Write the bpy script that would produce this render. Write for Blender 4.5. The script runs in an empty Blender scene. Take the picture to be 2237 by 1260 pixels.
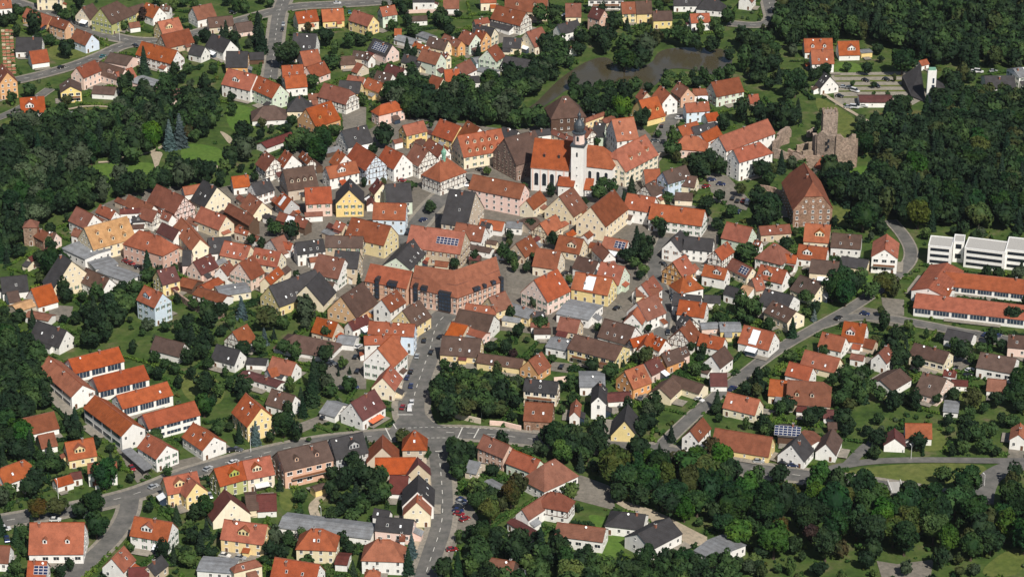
import bpy, bmesh, math, random
import numpy as np
from mathutils import Vector, Matrix
from mathutils.geometry import tessellate_polygon
random.seed(7); np.random.seed(7)
SC = bpy.context.scene
COL = SC.collection

# ------------------------------------------------------------------ camera
IMG_W, IMG_H, FPX = 2237.0, 1260.0, 6000.0          # photograph size and focal length in its pixels
PITCH = math.radians(25.0); CAM_H = 500.0
CAM = Vector((0.0, -CAM_H / math.tan(PITCH), CAM_H))
cam_data = bpy.data.cameras.new("camera"); cam = bpy.data.objects.new("camera", cam_data)
COL.objects.link(cam); SC.camera = cam
cam.location = CAM; cam.rotation_euler = (math.pi / 2 - PITCH, 0, 0)
cam_data.sensor_width = 36.0; cam_data.lens = FPX / IMG_W * 36.0
cam_data.clip_start = 1.0; cam_data.clip_end = 8000.0

# ------------------------------------------------------------------ sky, sun, exposure
SUN_EL, SUN_AZ = math.radians(48), math.radians(24)  # azimuth measured to the right of the viewer's back
SUN_DIR = Vector((math.sin(SUN_AZ) * math.cos(SUN_EL), -math.cos(SUN_AZ) * math.cos(SUN_EL), math.sin(SUN_EL)))
world = bpy.data.worlds.new("World"); SC.world = world; world.use_nodes = True
wn = world.node_tree.nodes; wl = world.node_tree.links
for n in list(wn): wn.remove(n)
sky = wn.new("ShaderNodeTexSky"); sky.sky_type = 'NISHITA'; sky.sun_disc = False
sky.sun_elevation = SUN_EL; sky.sun_rotation = math.atan2(SUN_DIR.x, SUN_DIR.y)
bg = wn.new("ShaderNodeBackground"); bg.inputs[1].default_value = 0.055
wo = wn.new("ShaderNodeOutputWorld")
wl.new(sky.outputs[0], bg.inputs[0]); wl.new(bg.outputs[0], wo.inputs[0])
sun_data = bpy.data.lights.new("sun", 'SUN'); sun_data.energy = 4.6; sun_data.angle = math.radians(0.53)
sun_data.color = (1.0, 0.94, 0.85)
sun = bpy.data.objects.new("sun", sun_data); COL.objects.link(sun)
sun.rotation_euler = SUN_DIR.to_track_quat('Z', 'Y').to_euler()
sun.location = (0, 0, 900)
SC.view_settings.view_transform = 'Standard'; SC.view_settings.look = 'None'
SC.view_settings.exposure = 0.32; SC.view_settings.gamma = 1.0
SC.view_settings.use_curve_mapping = False
SC.render.engine = 'CYCLES'
SC.cycles.max_bounces = 5; SC.cycles.diffuse_bounces = 3; SC.cycles.glossy_bounces = 2
SC.cycles.transmission_bounces = 2; SC.cycles.transparent_max_bounces = 4

# ------------------------------------------------------------------ pixels <-> world
CP, SP = math.cos(PITCH), math.sin(PITCH)
def unproj(u, v, z=0.0):
    a = (u - IMG_W / 2) / FPX; b = -(v - IMG_H / 2) / FPX
    dx, dy, dz = a, CP + b * SP, -SP + b * CP
    t = (z - CAM.z) / dz
    return Vector((CAM.x + t * dx, CAM.y + t * dy, z))
def proj(p):
    x, y, z = p[0] - CAM.x, p[1] - CAM.y, p[2] - CAM.z
    d = y * CP - z * SP
    return (IMG_W / 2 + FPX * x / d, IMG_H / 2 - FPX * (y * SP + z * CP) / d)
def px_per_m(p):
    return FPX / ((p[1] - CAM.y) * CP - (p[2] - CAM.z) * SP)
TS = 1 / 5.25                                         # the tables below are read off enlargements, 5.25 times

# ------------------------------------------------------------------ materials
MATS = {}
def newmat(name):
    m = bpy.data.materials.new(name); m.use_nodes = True
    nt = m.node_tree
    return m, nt, nt.nodes["Principled BSDF"]
def N(nt, kind, **kw):
    n = nt.nodes.new(kind)
    for k, v in kw.items():
        if hasattr(n, k): setattr(n, k, v)
        else: n.inputs[k].default_value = v
    return n
def ramp(nt, stops):
    n = nt.nodes.new("ShaderNodeValToRGB"); e = n.color_ramp.elements
    e[0].position, e[0].color = stops[0][0], (*stops[0][1], 1)
    e[1].position, e[1].color = stops[-1][0], (*stops[-1][1], 1)
    for p, c in stops[1:-1]:
        k = e.new(p); k.color = (*c, 1)
    return n
def sc(c, k): return tuple(min(1.0, x * k) for x in c)
def mixc(nt, fac, a, b, mode='MIX'):
    n = nt.nodes.new("ShaderNodeMix"); n.data_type = 'RGBA'; n.blend_type = mode
    for s, v in ((0, fac), (6, a), (7, b)):
        if hasattr(v, 'links'): nt.links.new(v, n.inputs[s])
        elif s == 0: n.inputs[0].default_value = v
        else: n.inputs[s].default_value = (*v, 1)
    return n.outputs[2]
def bump(nt, bsdf, height, strength, dist=0.05):
    b = nt.nodes.new("ShaderNodeBump"); b.inputs["Strength"].default_value = strength; b.inputs["Distance"].default_value = dist
    nt.links.new(height, b.inputs["Height"]); nt.links.new(b.outputs[0], bsdf.inputs["Normal"])
def tex_obj(nt): return nt.nodes.new("ShaderNodeTexCoord").outputs["Object"]
def tex_pos(nt): return nt.nodes.new("ShaderNodeNewGeometry").outputs["Position"]
def noise(nt, vec, scale, detail=3.0, rough=0.6):
    n = N(nt, "ShaderNodeTexNoise"); n.inputs["Scale"].default_value = scale
    n.inputs["Detail"].default_value = detail; n.inputs["Roughness"].default_value = rough
    nt.links.new(vec, n.inputs["Vector"]); return n.outputs[0]
def hsv_by_object(nt, col, dh=0.02, ds=0.2, dv=0.3):
    oi = nt.nodes.new("ShaderNodeObjectInfo").outputs["Random"]
    h = nt.nodes.new("ShaderNodeHueSaturation")
    wn_ = nt.nodes.new("ShaderNodeTexWhiteNoise"); wn_.noise_dimensions = '1D'; nt.links.new(oi, wn_.inputs["W"])
    sep = nt.nodes.new("ShaderNodeSeparateColor"); nt.links.new(wn_.outputs["Color"], sep.inputs[0])
    for i, (sock, d, c) in enumerate((("Hue", dh, 0.5), ("Saturation", ds, 1.0), ("Value", dv, 1.0))):
        mr = nt.nodes.new("ShaderNodeMapRange"); nt.links.new(sep.outputs[i], mr.inputs[0])
        mr.inputs[3].default_value = c - d; mr.inputs[4].default_value = c + d
        nt.links.new(mr.outputs[0], h.inputs[sock])
    nt.links.new(col, h.inputs["Color"]); return h.outputs[0]

def roof_mat(key, c, rough=0.85, spread=0.16, ds=0.12, slate=False):
    m, nt, b = newmat("roof_" + key); o = tex_obj(nt); L = nt.links
    big = noise(nt, o, 0.35, 3); fine = noise(nt, o, 3.2, 4, 0.75)
    r1 = ramp(nt, [(0.30, sc(c, 0.72)), (0.52, c), (0.72, sc(c, 1.18))]); L.new(fine, r1.inputs[0])
    r2 = ramp(nt, [(0.35, (0.62, 0.60, 0.58)), (0.62, (1.0, 1.0, 1.0))]); L.new(big, r2.inputs[0])
    col = mixc(nt, 0.75, r1.outputs[0], r2.outputs[0], 'MULTIPLY')
    # lichen and soot patches
    pz = noise(nt, o, 0.9, 5, 0.7); r3 = ramp(nt, [(0.60, (0, 0, 0)), (0.74, (1, 1, 1))]); L.new(pz, r3.inputs[0])
    mul = nt.nodes.new("ShaderNodeMath"); mul.operation = 'MULTIPLY'; mul.inputs[1].default_value = 0.28
    L.new(r3.outputs[0], mul.inputs[0])
    col = mixc(nt, mul.outputs[0], col, (0.13, 0.10, 0.075))
    # courses of tiles: rows across the slope
    w = N(nt, "ShaderNodeTexWave"); w.wave_type = 'BANDS'; w.bands_direction = 'Z'; w.inputs["Scale"].default_value = 0.95
    w.inputs["Distortion"].default_value = 0.5; L.new(o, w.inputs["Vector"])
    w2 = N(nt, "ShaderNodeTexWave"); w2.bands_direction = 'X'; w2.inputs["Scale"].default_value = 0.8; w2.inputs["Distortion"].default_value = 0.3
    L.new(o, w2.inputs["Vector"])
    ad = nt.nodes.new("ShaderNodeMath"); L.new(w.outputs[1], ad.inputs[0]); L.new(w2.outputs[1], ad.inputs[1])
    rw = ramp(nt, [(0.0, (0.78, 0.77, 0.76)), (0.5, (1, 1, 1))]); L.new(w.outputs[1], rw.inputs[0])
    col = mixc(nt, 0.6, col, rw.outputs[0], 'MULTIPLY')
    L.new(hsv_by_object(nt, col, 0.005, ds, spread), b.inputs["Base Color"])
    b.inputs["Roughness"].default_value = rough; b.inputs["Specular IOR Level"].default_value = 0.25
    bump(nt, b, ad.outputs[0], 0.35, 0.06)
    MATS["roof_" + key] = m
for k, c in dict(o=(0.300, 0.087, 0.040), r=(0.200, 0.071, 0.041), m=(0.112, 0.036, 0.031), b=(0.098, 0.060, 0.047),
                 k=(0.046, 0.044, 0.047), g=(0.21, 0.22, 0.235), t=(0.42, 0.235, 0.115)).items():
    roof_mat(k, c)

def wall_mat(key, c, stone=False):
    m, nt, b = newmat("wall_" + key); o = tex_obj(nt); L = nt.links
    n1 = noise(nt, o, 0.5, 4); r = ramp(nt, [(0.3, sc(c, 0.90)), (0.65, c)]); L.new(n1, r.inputs[0])
    col = r.outputs[0]
    if stone:
        v = N(nt, "ShaderNodeTexVoronoi"); v.inputs["Scale"].default_value = 1.5; L.new(o, v.inputs["Vector"])
        hs = nt.nodes.new("ShaderNodeSeparateColor"); L.new(v.outputs["Color"], hs.inputs[0])
        r2 = ramp(nt, [(0.0, sc(c, 0.55)), (0.5, c), (1.0, sc(c, 1.35))]); L.new(hs.outputs[0], r2.inputs[0])
        col = mixc(nt, 0.65, col, r2.outputs[0])
        n3 = noise(nt, o, 0.22, 5, 0.7); r4 = ramp(nt, [(0.42, (0.62, 0.60, 0.55)), (0.6, (1.05, 0.98, 0.92))]); L.new(n3, r4.inputs[0])
        col = mixc(nt, 0.7, col, r4.outputs[0], 'MULTIPLY')
        bump(nt, b, v.outputs["Distance"], 0.8, 0.12)
    else:
        n2 = noise(nt, o, 6.0, 3); bump(nt, b, n2, 0.12, 0.02)
        mp = N(nt, "ShaderNodeMapping"); mp.inputs["Scale"].default_value = (1.2, 1.2, 0.12); L.new(o, mp.inputs["Vector"])
        st = noise(nt, mp.outputs[0], 1.6, 4, 0.7); r5 = ramp(nt, [(0.38, (0.80, 0.78, 0.74)), (0.58, (1, 1, 1))]); L.new(st, r5.inputs[0])
        col = mixc(nt, 0.35, col, r5.outputs[0], 'MULTIPLY')
    L.new(hsv_by_object(nt, col, 0.008, 0.15, 0.07), b.inputs["Base Color"])
    b.inputs["Roughness"].default_value = 0.9; b.inputs["Specular IOR Level"].default_value = 0.2
    MATS["wall_" + key] = m
for k, c in dict(w=(0.80, 0.79, 0.76), c=(0.78, 0.69, 0.51), y=(0.75, 0.60, 0.31), p=(0.76, 0.58, 0.51), n=(0.66, 0.38, 0.19),
                 g=(0.48, 0.48, 0.48), b=(0.60, 0.70, 0.80), l=(0.60, 0.68, 0.56), d=(0.11, 0.066, 0.045),
                 f=(0.76, 0.74, 0.68), u=(0.56, 0.47, 0.36), v=(0.42, 0.44, 0.15), h=(0.62, 0.41, 0.31)).items():
    wall_mat(k, c)
wall_mat("s", (0.30, 0.205, 0.160), True); wall_mat("ruin", (0.31, 0.245, 0.20), True)

def plain(name, c, rough=0.7, var=0.15, scale=2.0, spec=0.3, metal=0.0):
    m, nt, b = newmat(name); o = tex_obj(nt)
    n = noise(nt, o, scale, 4); r = ramp(nt, [(0.3, sc(c, 1 - var)), (0.7, sc(c, 1 + var))]); nt.links.new(n, r.inputs[0])
    nt.links.new(r.outputs[0], b.inputs["Base Color"]); b.inputs["Roughness"].default_value = rough
    b.inputs["Specular IOR Level"].default_value = spec; b.inputs["Metallic"].default_value = metal
    MATS[name] = m; return m
plain("frame", (0.74, 0.73, 0.70)); plain("timber", (0.085, 0.045, 0.032)); plain("beam_red", (0.20, 0.055, 0.04))
plain("glass", (0.020, 0.026, 0.034), 0.12, 0.2, 1.0, 0.5); plain("glass_blue", (0.03, 0.045, 0.07), 0.1, 0.3, 0.5, 0.6)
plain("brick", (0.25, 0.10, 0.065)); plain("stone_trim", (0.42, 0.34, 0.26)); plain("concrete", (0.36, 0.35, 0.33))
plain("shutter_green", (0.06, 0.13, 0.08)); plain("shutter_brown", (0.16, 0.075, 0.045)); plain("shutter_red", (0.30, 0.09, 0.06))
plain("door_wood", (0.13, 0.065, 0.035)); plain("white_metal", (0.75, 0.75, 0.74), 0.4); plain("dark_metal", (0.03, 0.03, 0.033), 0.5)
plain("solar", (0.012, 0.022, 0.07), 0.15, 0.3, 1.5, 0.6); plain("copper", (0.16, 0.33, 0.24), 0.6)
plain("slate_dome", (0.045, 0.055, 0.065), 0.35, 0.3, 1.5, 0.5); plain("balcony_wood", (0.20, 0.085, 0.04))
plain("awning", (0.62, 0.62, 0.60)); plain("awning_red", (0.55, 0.14, 0.06)); plain("tyre", (0.02, 0.02, 0.02), 0.9)
plain("bark", (0.075, 0.055, 0.04), 0.95); plain("skylight_white", (0.70, 0.72, 0.74), 0.3)
plain("pallet_tile", (0.34, 0.13, 0.08), 0.9, 0.35, 1.2); plain("pallet_pale", (0.50, 0.40, 0.28), 0.9, 0.3, 1.2)

def leaf_mat(key, c, c2, dv=0.22):
    m, nt, b = newmat("leaf_" + key); p = tex_pos(nt); L = nt.links
    n1 = noise(nt, p, 0.11, 2); n2 = noise(nt, p, 1.1, 3, 0.7)
    r = ramp(nt, [(0.30, sc(c, 0.72)), (0.45, c), (0.58, c2), (0.72, (c2[0] * 1.5, c2[1] * 1.28, c2[2] * 1.1))]); L.new(n1, r.inputs[0])
    r2 = ramp(nt, [(0.32, (0.68, 0.70, 0.64)), (0.66, (1.2, 1.16, 1.05))]); L.new(n2, r2.inputs[0])
    col = mixc(nt, 1.0, r.outputs[0], r2.outputs[0], 'MULTIPLY')
    L.new(hsv_by_object(nt, col, 0.022, 0.15, dv), b.inputs["Base Color"])
    b.inputs["Roughness"].default_value = 0.7; b.inputs["Specular IOR Level"].default_value = 0.12
    MATS["leaf_" + key] = m
for k, (c, c2) in dict(b=((0.022, 0.060, 0.014), (0.040, 0.086, 0.019)), d=((0.0100, 0.031, 0.0115), (0.018, 0.043, 0.013)),
                       l=((0.046, 0.098, 0.016), (0.068, 0.115, 0.022)), c=((0.010, 0.027, 0.015), (0.016, 0.038, 0.018)),
                       s=((0.055, 0.092, 0.105), (0.080, 0.122, 0.135)), o=((0.056, 0.042, 0.014), (0.032, 0.046, 0.015)),
                       y=((0.054, 0.066, 0.016), (0.036, 0.062, 0.016)), p=((0.030, 0.014, 0.017), (0.038, 0.022, 0.018)),
                       g=((0.052, 0.078, 0.042), (0.036, 0.062, 0.030))).items():
    leaf_mat(k, c, c2)

def ground_mat(name, stops, s1=0.03, s2=0.35, s3=3.0, b_str=0.2, rough=0.95):
    m, nt, b = newmat(name); p = tex_pos(nt); L = nt.links
    n1 = noise(nt, p, s1, 4, 0.65); r = ramp(nt, stops); L.new(n1, r.inputs[0])
    n2 = noise(nt, p, s2, 5, 0.7); r2 = ramp(nt, [(0.32, (0.62, 0.64, 0.6)), (0.68, (1.28, 1.22, 1.15))]); L.new(n2, r2.inputs[0])
    col = mixc(nt, 0.8, r.outputs[0], r2.outputs[0], 'MULTIPLY')
    L.new(col, b.inputs["Base Color"]); b.inputs["Roughness"].default_value = rough; b.inputs["Specular IOR Level"].default_value = 0.15
    n3 = noise(nt, p, s3, 3); bump(nt, b, n3, b_str, 0.1)
    MATS[name] = m; return m
ground_mat("ground", [(0.30, (0.026, 0.050, 0.013)), (0.45, (0.044, 0.080, 0.018)), (0.58, (0.066, 0.094, 0.027)), (0.70, (0.120, 0.108, 0.062))], 0.08, 0.4)
ground_mat("lawn", [(0.3, (0.058, 0.125, 0.020)), (0.7, (0.092, 0.150, 0.032))], 0.05, 0.5)
ground_mat("meadow", [(0.3, (0.074, 0.108, 0.024)), (0.7, (0.120, 0.132, 0.042))], 0.05, 0.4)
ground_mat("field", [(0.3, (0.115, 0.075, 0.04)), (0.6, (0.085, 0.088, 0.032))], 0.04, 0.5)
ground_mat("paving", [(0.3, (0.135, 0.125, 0.11)), (0.7, (0.20, 0.185, 0.165))], 0.05, 0.6)
ground_mat("pale_paving", [(0.3, (0.21, 0.195, 0.17)), (0.7, (0.28, 0.26, 0.225))], 0.06, 0.5)
ground_mat("old_paving", [(0.3, (0.115, 0.105, 0.092)), (0.7, (0.175, 0.16, 0.142))], 0.05, 0.5)
ground_mat("gravel", [(0.3, (0.30, 0.255, 0.20)), (0.7, (0.38, 0.33, 0.26))], 0.06, 0.6)
ground_mat("asphalt", [(0.3, (0.100, 0.100, 0.101)), (0.7, (0.142, 0.139, 0.134))], 0.12, 0.25)
ground_mat("pavement", [(0.3, (0.20, 0.185, 0.165)), (0.7, (0.26, 0.24, 0.21))], 0.05, 0.8)
ground_mat("marking", [(0.3, (0.48, 0.48, 0.46)), (0.7, (0.60, 0.60, 0.58))], 0.2, 1.5)
def water_mat():
    m, nt, b = newmat("water"); p = tex_pos(nt)
    n = noise(nt, p, 0.03, 3); r = ramp(nt, [(0.35, (0.058, 0.048, 0.026)), (0.65, (0.060, 0.056, 0.044))]); nt.links.new(n, r.inputs[0])
    nt.links.new(r.outputs[0], b.inputs["Base Color"]); b.inputs["Roughness"].default_value = 0.12; b.inputs["IOR"].default_value = 1.33
    n2 = noise(nt, p, 0.8, 3); bump(nt, b, n2, 0.15, 0.05); MATS["water"] = m
water_mat()
def car_mat(key, c):
    m, nt, b = newmat("car_paint_" + key); b.inputs["Base Color"].default_value = (*c, 1)
    b.inputs["Roughness"].default_value = 0.28; b.inputs["Coat Weight"].default_value = 0.6; b.inputs["Metallic"].default_value = 0.2
    MATS["car_" + key] = m
for k, c in dict(black=(0.012, 0.012, 0.014), blue=(0.018, 0.03, 0.10), white=(0.72, 0.72, 0.72), red=(0.25, 0.015, 0.02),
                 silver=(0.36, 0.38, 0.40), teal=(0.03, 0.16, 0.18), grey=(0.10, 0.11, 0.12)).items(): car_mat(k, c)

# ------------------------------------------------------------------ mesh helpers
class MB:
    """collects polygons with a material slot each"""
    def __init__(self): self.v = []; self.f = []; self.m = []
    def poly(self, pts, m=0):
        i = len(self.v); self.v += [tuple(p) for p in pts]; self.f.append(tuple(range(i, i + len(pts)))); self.m.append(m)
    def box(self, x0, x1, y0, y1, z0, z1, m=0, M=None):
        P = [(x, y, z) for z in (z0, z1) for y in (y0, y1) for x in (x0, x1)]
        if M is not None: P = [tuple(M @ Vector(p)) for p in P]
        i = len(self.v); self.v += P
        for q in ((0, 2, 3, 1), (4, 5, 7, 6), (0, 1, 5, 4), (1, 3, 7, 5), (3, 2, 6, 7), (2, 0, 4, 6)):
            self.f.append(tuple(i + k for k in q)); self.m.append(m)
    def lathe(self, prof, n=12, m=0, cx=0, cy=0, rot=0.0):
        i = len(self.v)
        for r, z in prof:
            for k in range(n):
                a = rot + 2 * math.pi * k / n; self.v.append((cx + r * math.cos(a), cy + r * math.sin(a), z))
        for j in range(len(prof) - 1):
            for k in range(n):
                a, b = i + j * n + k, i + j * n + (k + 1) % n
                self.f.append((a, b, b + n, a + n)); self.m.append(m)
        self.f.append(tuple(i + k for k in reversed(range(n)))); self.m.append(m)
        t = i + (len(prof) - 1) * n; self.f.append(tuple(t + k for k in range(n))); self.m.append(m)
    def bar(self, a, b, w, d, nrm, m=0):
        """flat timber from a to b, width w, standing d proud along nrm"""
        a, b, nrm = Vector(a), Vector(b), Vector(nrm).normalized(); t = (b - a); s = t.cross(nrm).normalized() * (w / 2)
        o = nrm * d; P = [a - s, a + s, b + s, b - s]; Q = [p + o for p in P]; c = (a + b) / 2 + o / 2
        for q in ([Q[0], Q[1], Q[2], Q[3]], [P[0], P[1], Q[1], Q[0]], [P[1], P[2], Q[2], Q[1]], [P[2], P[3], Q[3], Q[2]], [P[3], P[0], Q[0], Q[3]]):
            n = (q[1] - q[0]).cross(q[2] - q[0])
            if n.dot(sum(q, Vector()) / 4 - c) < 0: q = q[::-1]
            self.poly(q, m)
    def mesh(self, name, mats):
        me = bpy.data.meshes.new(name); me.from_pydata(self.v, [], self.f)
        for k in (mats if isinstance(mats, (list, tuple)) else [mats]): me.materials.append(MATS[k])
        if any(self.m): me.polygons.foreach_set("material_index", self.m)
        me.update(); return me
def link(name, me, parent=None, loc=(0, 0, 0), rz=0.0, scale=None):
    o = bpy.data.objects.new(name, me); COL.objects.link(o)
    o.location = loc
    if rz: o.rotation_euler = (0, 0, rz)
    if scale: o.scale = scale
    if parent is not None: o.parent = parent
    return o
def empty(name, loc, rz=0.0):
    o = bpy.data.objects.new(name, None); COL.objects.link(o); o.location = loc; o.rotation_euler = (0, 0, rz)
    o.empty_display_size = 0.5; return o
def tag(o, label=None, cat=None, group=None, kind=None):
    if label: o["label"] = label
    if cat: o["category"] = cat
    if group: o["group"] = group
    if kind: o["kind"] = kind
    return o
# ------------------------------------------------------------------ the ground, roads, paving, water
G0, GN = (-420, -330), (840, 900)                     # occupancy grid, one cell per metre
OCC = np.zeros(GN, np.uint8)                          # 1 hard surface or house, 2 lawn, 3 water, 4 old town
GX, GY = np.meshgrid(np.arange(GN[0]) + G0[0] + .5, np.arange(GN[1]) + G0[1] + .5, indexing='ij')
def occ_poly(pts, val, only_zero=False):
    xs = [p[0] for p in pts]; ys = [p[1] for p in pts]
    i0, i1 = max(0, int(min(xs) - G0[0]) - 1), min(GN[0], int(max(xs) - G0[0]) + 2)
    j0, j1 = max(0, int(min(ys) - G0[1]) - 1), min(GN[1], int(max(ys) - G0[1]) + 2)
    if i0 >= i1 or j0 >= j1: return
    X, Y = GX[i0:i1, j0:j1], GY[i0:i1, j0:j1]; ins = np.zeros(X.shape, bool); n = len(pts)
    for k in range(n):
        (xa, ya), (xb, yb) = pts[k][:2], pts[(k + 1) % n][:2]
        if ya == yb: continue
        ins ^= ((ya > Y) != (yb > Y)) & (X < (xb - xa) * (Y - ya) / (yb - ya) + xa)
    sub = OCC[i0:i1, j0:j1]
    sub[ins & ((sub == 0) if only_zero else (sub < 255))] = val
def occ_at(x, y):
    i, j = int(x - G0[0]), int(y - G0[1])
    return OCC[i, j] if 0 <= i < GN[0] and 0 <= j < GN[1] else 0
_z = [0.0]
def sheet(name, pts, mat, occ=None, smooth=2):
    """flat polygon on the ground from photo pixels, corners rounded"""
    P = [unproj(u, v) for u, v in pts]
    for _ in range(smooth):
        Q = []
        for i in range(len(P)):
            a, b = P[i], P[(i + 1) % len(P)]; Q += [a * .75 + b * .25, a * .25 + b * .75]
        P = Q
    _z[0] += 0.004; z = _z[0]
    me = bpy.data.meshes.new(name); tris = tessellate_polygon([[Vector((p.x, p.y, 0)) for p in P]])
    F = []
    for t in tris:
        a, b, c = (P[i] for i in t)
        F.append(t if (b - a).cross(c - a).z > 0 else t[::-1])
    me.from_pydata([(p.x, p.y, z) for p in P], [], F)
    me.materials.append(MATS[mat]); o = link(name, me); o["kind"] = "structure"
    if occ: occ_poly([(p.x, p.y) for p in P], occ)
    return o
def smooth_line(pts, n=2):
    P = [unproj(u, v) for u, v in pts]
    for _ in range(n):
        Q = [P[0]]
        for i in range(len(P) - 1): Q += [P[i] * .75 + P[i + 1] * .25, P[i] * .25 + P[i + 1] * .75]
        P = Q + [P[-1]]
    return P
def ribbon(P, w0, w1, z):
    L, R = [], []
    for i, p in enumerate(P):
        t = (P[min(i + 1, len(P) - 1)] - P[max(i - 1, 0)]).normalized(); n = Vector((-t.y, t.x, 0))
        L.append(p + n * w0); R.append(p + n * w1)
    v = [(q.x, q.y, z) for q in L] + [(q.x, q.y, z) for q in R]; k = len(P)
    return v, [(i + k, i + 1 + k, i + 1, i) for i in range(k - 1)], L, R

gme = bpy.data.meshes.new("ground"); gme.from_pydata([(-3500, -3000, 0), (3500, -3000, 0), (3500, 4500, 0), (-3500, 4500, 0)], [], [(0, 1, 2, 3)])
gme.materials.append(MATS["ground"]); tag(link("ground", gme), kind="structure")

sheet("old_town_paving", [(500, 420), (600, 340), (780, 300), (860, 250), (1010, 270), (1160, 290), (1200, 240), (1350, 250), (1440, 300), (1440, 420),
      (1570, 470), (1570, 560), (1500, 640), (1490, 740), (1350, 760), (1120, 720), (980, 720), (800, 720), (690, 640), (560, 610), (400, 600), (190, 590), (150, 480), (330, 400)], "old_paving", 4)
LAWNS = [("lawn", [(395, 312), (470, 318), (498, 340), (492, 362), (430, 370), (395, 350)]), ("lawn", [(185, 358), (335, 352), (345, 372), (240, 420), (185, 400)]),
         ("meadow", [(1835, 1028), (1960, 1012), (2165, 1010), (2140, 1045), (2050, 1058), (1950, 1055), (1860, 1042)]),
         ("lawn", [(1275, 1118), (1345, 1134), (1385, 1180), (1325, 1235), (1300, 1215), (1310, 1160)]),
         ("lawn", [(1850, 366), (1920, 360), (1930, 395), (1880, 410), (1850, 400)]), ("field", [(1885, 248), (2035, 238), (2025, 272), (1965, 276)]),
         ("meadow", [(1785, 205), (1885, 268), (1860, 300), (1830, 300), (1780, 235)]), ("meadow", [(395, 808), (490, 830), (490, 880), (440, 890), (395, 860)]),
         ("lawn", [(1865, 600), (1910, 600), (1915, 640), (1860, 650)]), ("meadow", [(1600, 830), (1655, 795), (1660, 800), (1610, 845)]),
         ("meadow", [(1990, 940), (2060, 930), (2070, 985), (1995, 985)]), ("lawn", [(1820, 135), (1880, 138), (1885, 165), (1822, 160)]),
         ("meadow", [(0, 265), (35, 262), (30, 330), (0, 335)]), ("meadow", [(160, 235), (255, 230), (255, 262), (170, 268)]),
         ("meadow", [(1800, 440), (1900, 470), (1890, 500), (1825, 500)]), ("meadow", [(610, 1060), (640, 1070), (640, 1120), (610, 1110)]),
         ("meadow", [(1530, 1025), (1760, 1075), (1770, 1095), (1700, 1075), (1590, 1050)]), ("lawn", [(490, 225), (560, 235), (560, 290), (500, 290)]),
         ("meadow", [(2080, 855), (2150, 850), (2155, 895), (2090, 890)]), ("meadow", [(100, 95), (225, 100), (225, 115), (110, 140)]),
         ("meadow", [(280, 75), (335, 72), (332, 82), (285, 82)]), ("meadow", [(2180, 1210), (2237, 1190), (2237, 1260), (2130, 1260)])]
for i, (m, p) in enumerate(LAWNS): sheet("grass_patch", p, m, 2)
PAVED = [("paving", [(1240, 1040), (1270, 1038), (1335, 1062), (1345, 1115), (1250, 1090), (1230, 1070)]),
         ("gravel", [(1330, 1090), (1370, 1095), (1440, 1118), (1500, 1150), (1560, 1180), (1500, 1200), (1480, 1160), (1400, 1130)]),
         ("pale_paving", [(1815, 160), (1990, 157), (2030, 210), (1990, 232), (1825, 230)]), ("paving", [(1540, 375), (1590, 385), (1640, 440), (1630, 460), (1560, 440)]),
         ("paving", [(1105, 590), (1180, 600), (1170, 650), (1110, 640)]), ("paving", [(1235, 660), (1340, 655), (1370, 690), (1330, 715), (1250, 690)]),
         ("paving", [(725, 755), (800, 755), (800, 850), (740, 850), (700, 800)]), ("paving", [(270, 970), (330, 1040), (300, 1055), (250, 985)]),
         ("paving", [(240, 575), (310, 590), (310, 610), (250, 600)]), ("paving", [(370, 1010), (480, 985), (480, 1010), (380, 1030)]),
         ("paving", [(985, 1080), (1020, 1085), (1050, 1140), (1000, 1180), (985, 1230), (960, 1250), (975, 1150)]),
         ("gravel", [(900, 1150), (930, 1155), (935, 1200), (905, 1240)]), ("paving", [(1830, 690), (1960, 715), (2000, 700), (1940, 680), (1880, 670)]),
         ("paving", [(1925, 650), (1975, 655), (1975, 690), (1930, 680)]), ("paving", [(2130, 720), (2190, 735), (2180, 755), (2120, 740)]),
         ("gravel", [(1715, 1065), (1755, 1075), (1745, 1105), (1725, 1095)]), ("paving", [(1510, 980), (1560, 960), (1590, 990), (1560, 1010)]),
         ("paving", [(2205, 970), (2237, 968), (2237, 1010), (2200, 1005)]), ("paving", [(1915, 1225), (1960, 1232), (2040, 1222), (2030, 1275), (1930, 1275)]),
         ("paving", [(745, 230), (800, 235), (800, 280), (750, 285)]), ("paving", [(640, 930), (720, 900), (730, 915), (660, 945)]),
         ("paving", [(1000, 110), (1070, 85), (1130, 60), (1140, 75), (1060, 110), (1020, 130)]), ("gravel", [(478, 286), (492, 291), (508, 303), (506, 316), (498, 313), (490, 302)]),
         ("gravel", [(327, 334), (345, 331), (357, 335), (350, 350), (345, 368), (338, 368), (334, 350)]), ("paving", [(100, 665), (160, 670), (155, 695), (110, 690)]),
         ("paving", [(2075, 780), (2120, 760), (2130, 790), (2090, 815)]), ("paving", [(1205, 790), (1250, 795), (1240, 815), (1200, 810)])]
for i, (m, p) in enumerate(PAVED): sheet("gravel_area" if m == "gravel" else "paved_yard", p, m, 1, 1 if m == "gravel" else 0)
POND = [(1120, 252), (1165, 232), (1195, 200), (1232, 165), (1285, 132), (1325, 124), (1345, 140), (1380, 150), (1425, 140), (1435, 115), (1470, 104),
        (1600, 106), (1600, 150), (1565, 168), (1500, 150), (1450, 152), (1440, 185), (1400, 200), (1365, 182), (1300, 190), (1240, 194), (1215, 216), (1160, 250)]
sheet("pond_water", POND, "water", 3)
for k_, v_ in enumerate((166, 177, 188, 199, 212)): sheet('planted_strip', [(1822 + k_ * 3, v_), (1905, v_ - 1), (1985 + k_ * 4, v_ - 1.5), (1987 + k_ * 4, v_ + 2), (1905, v_ + 2.5), (1823 + k_ * 3, v_ + 3)], 'meadow', 2, 0)
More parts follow.
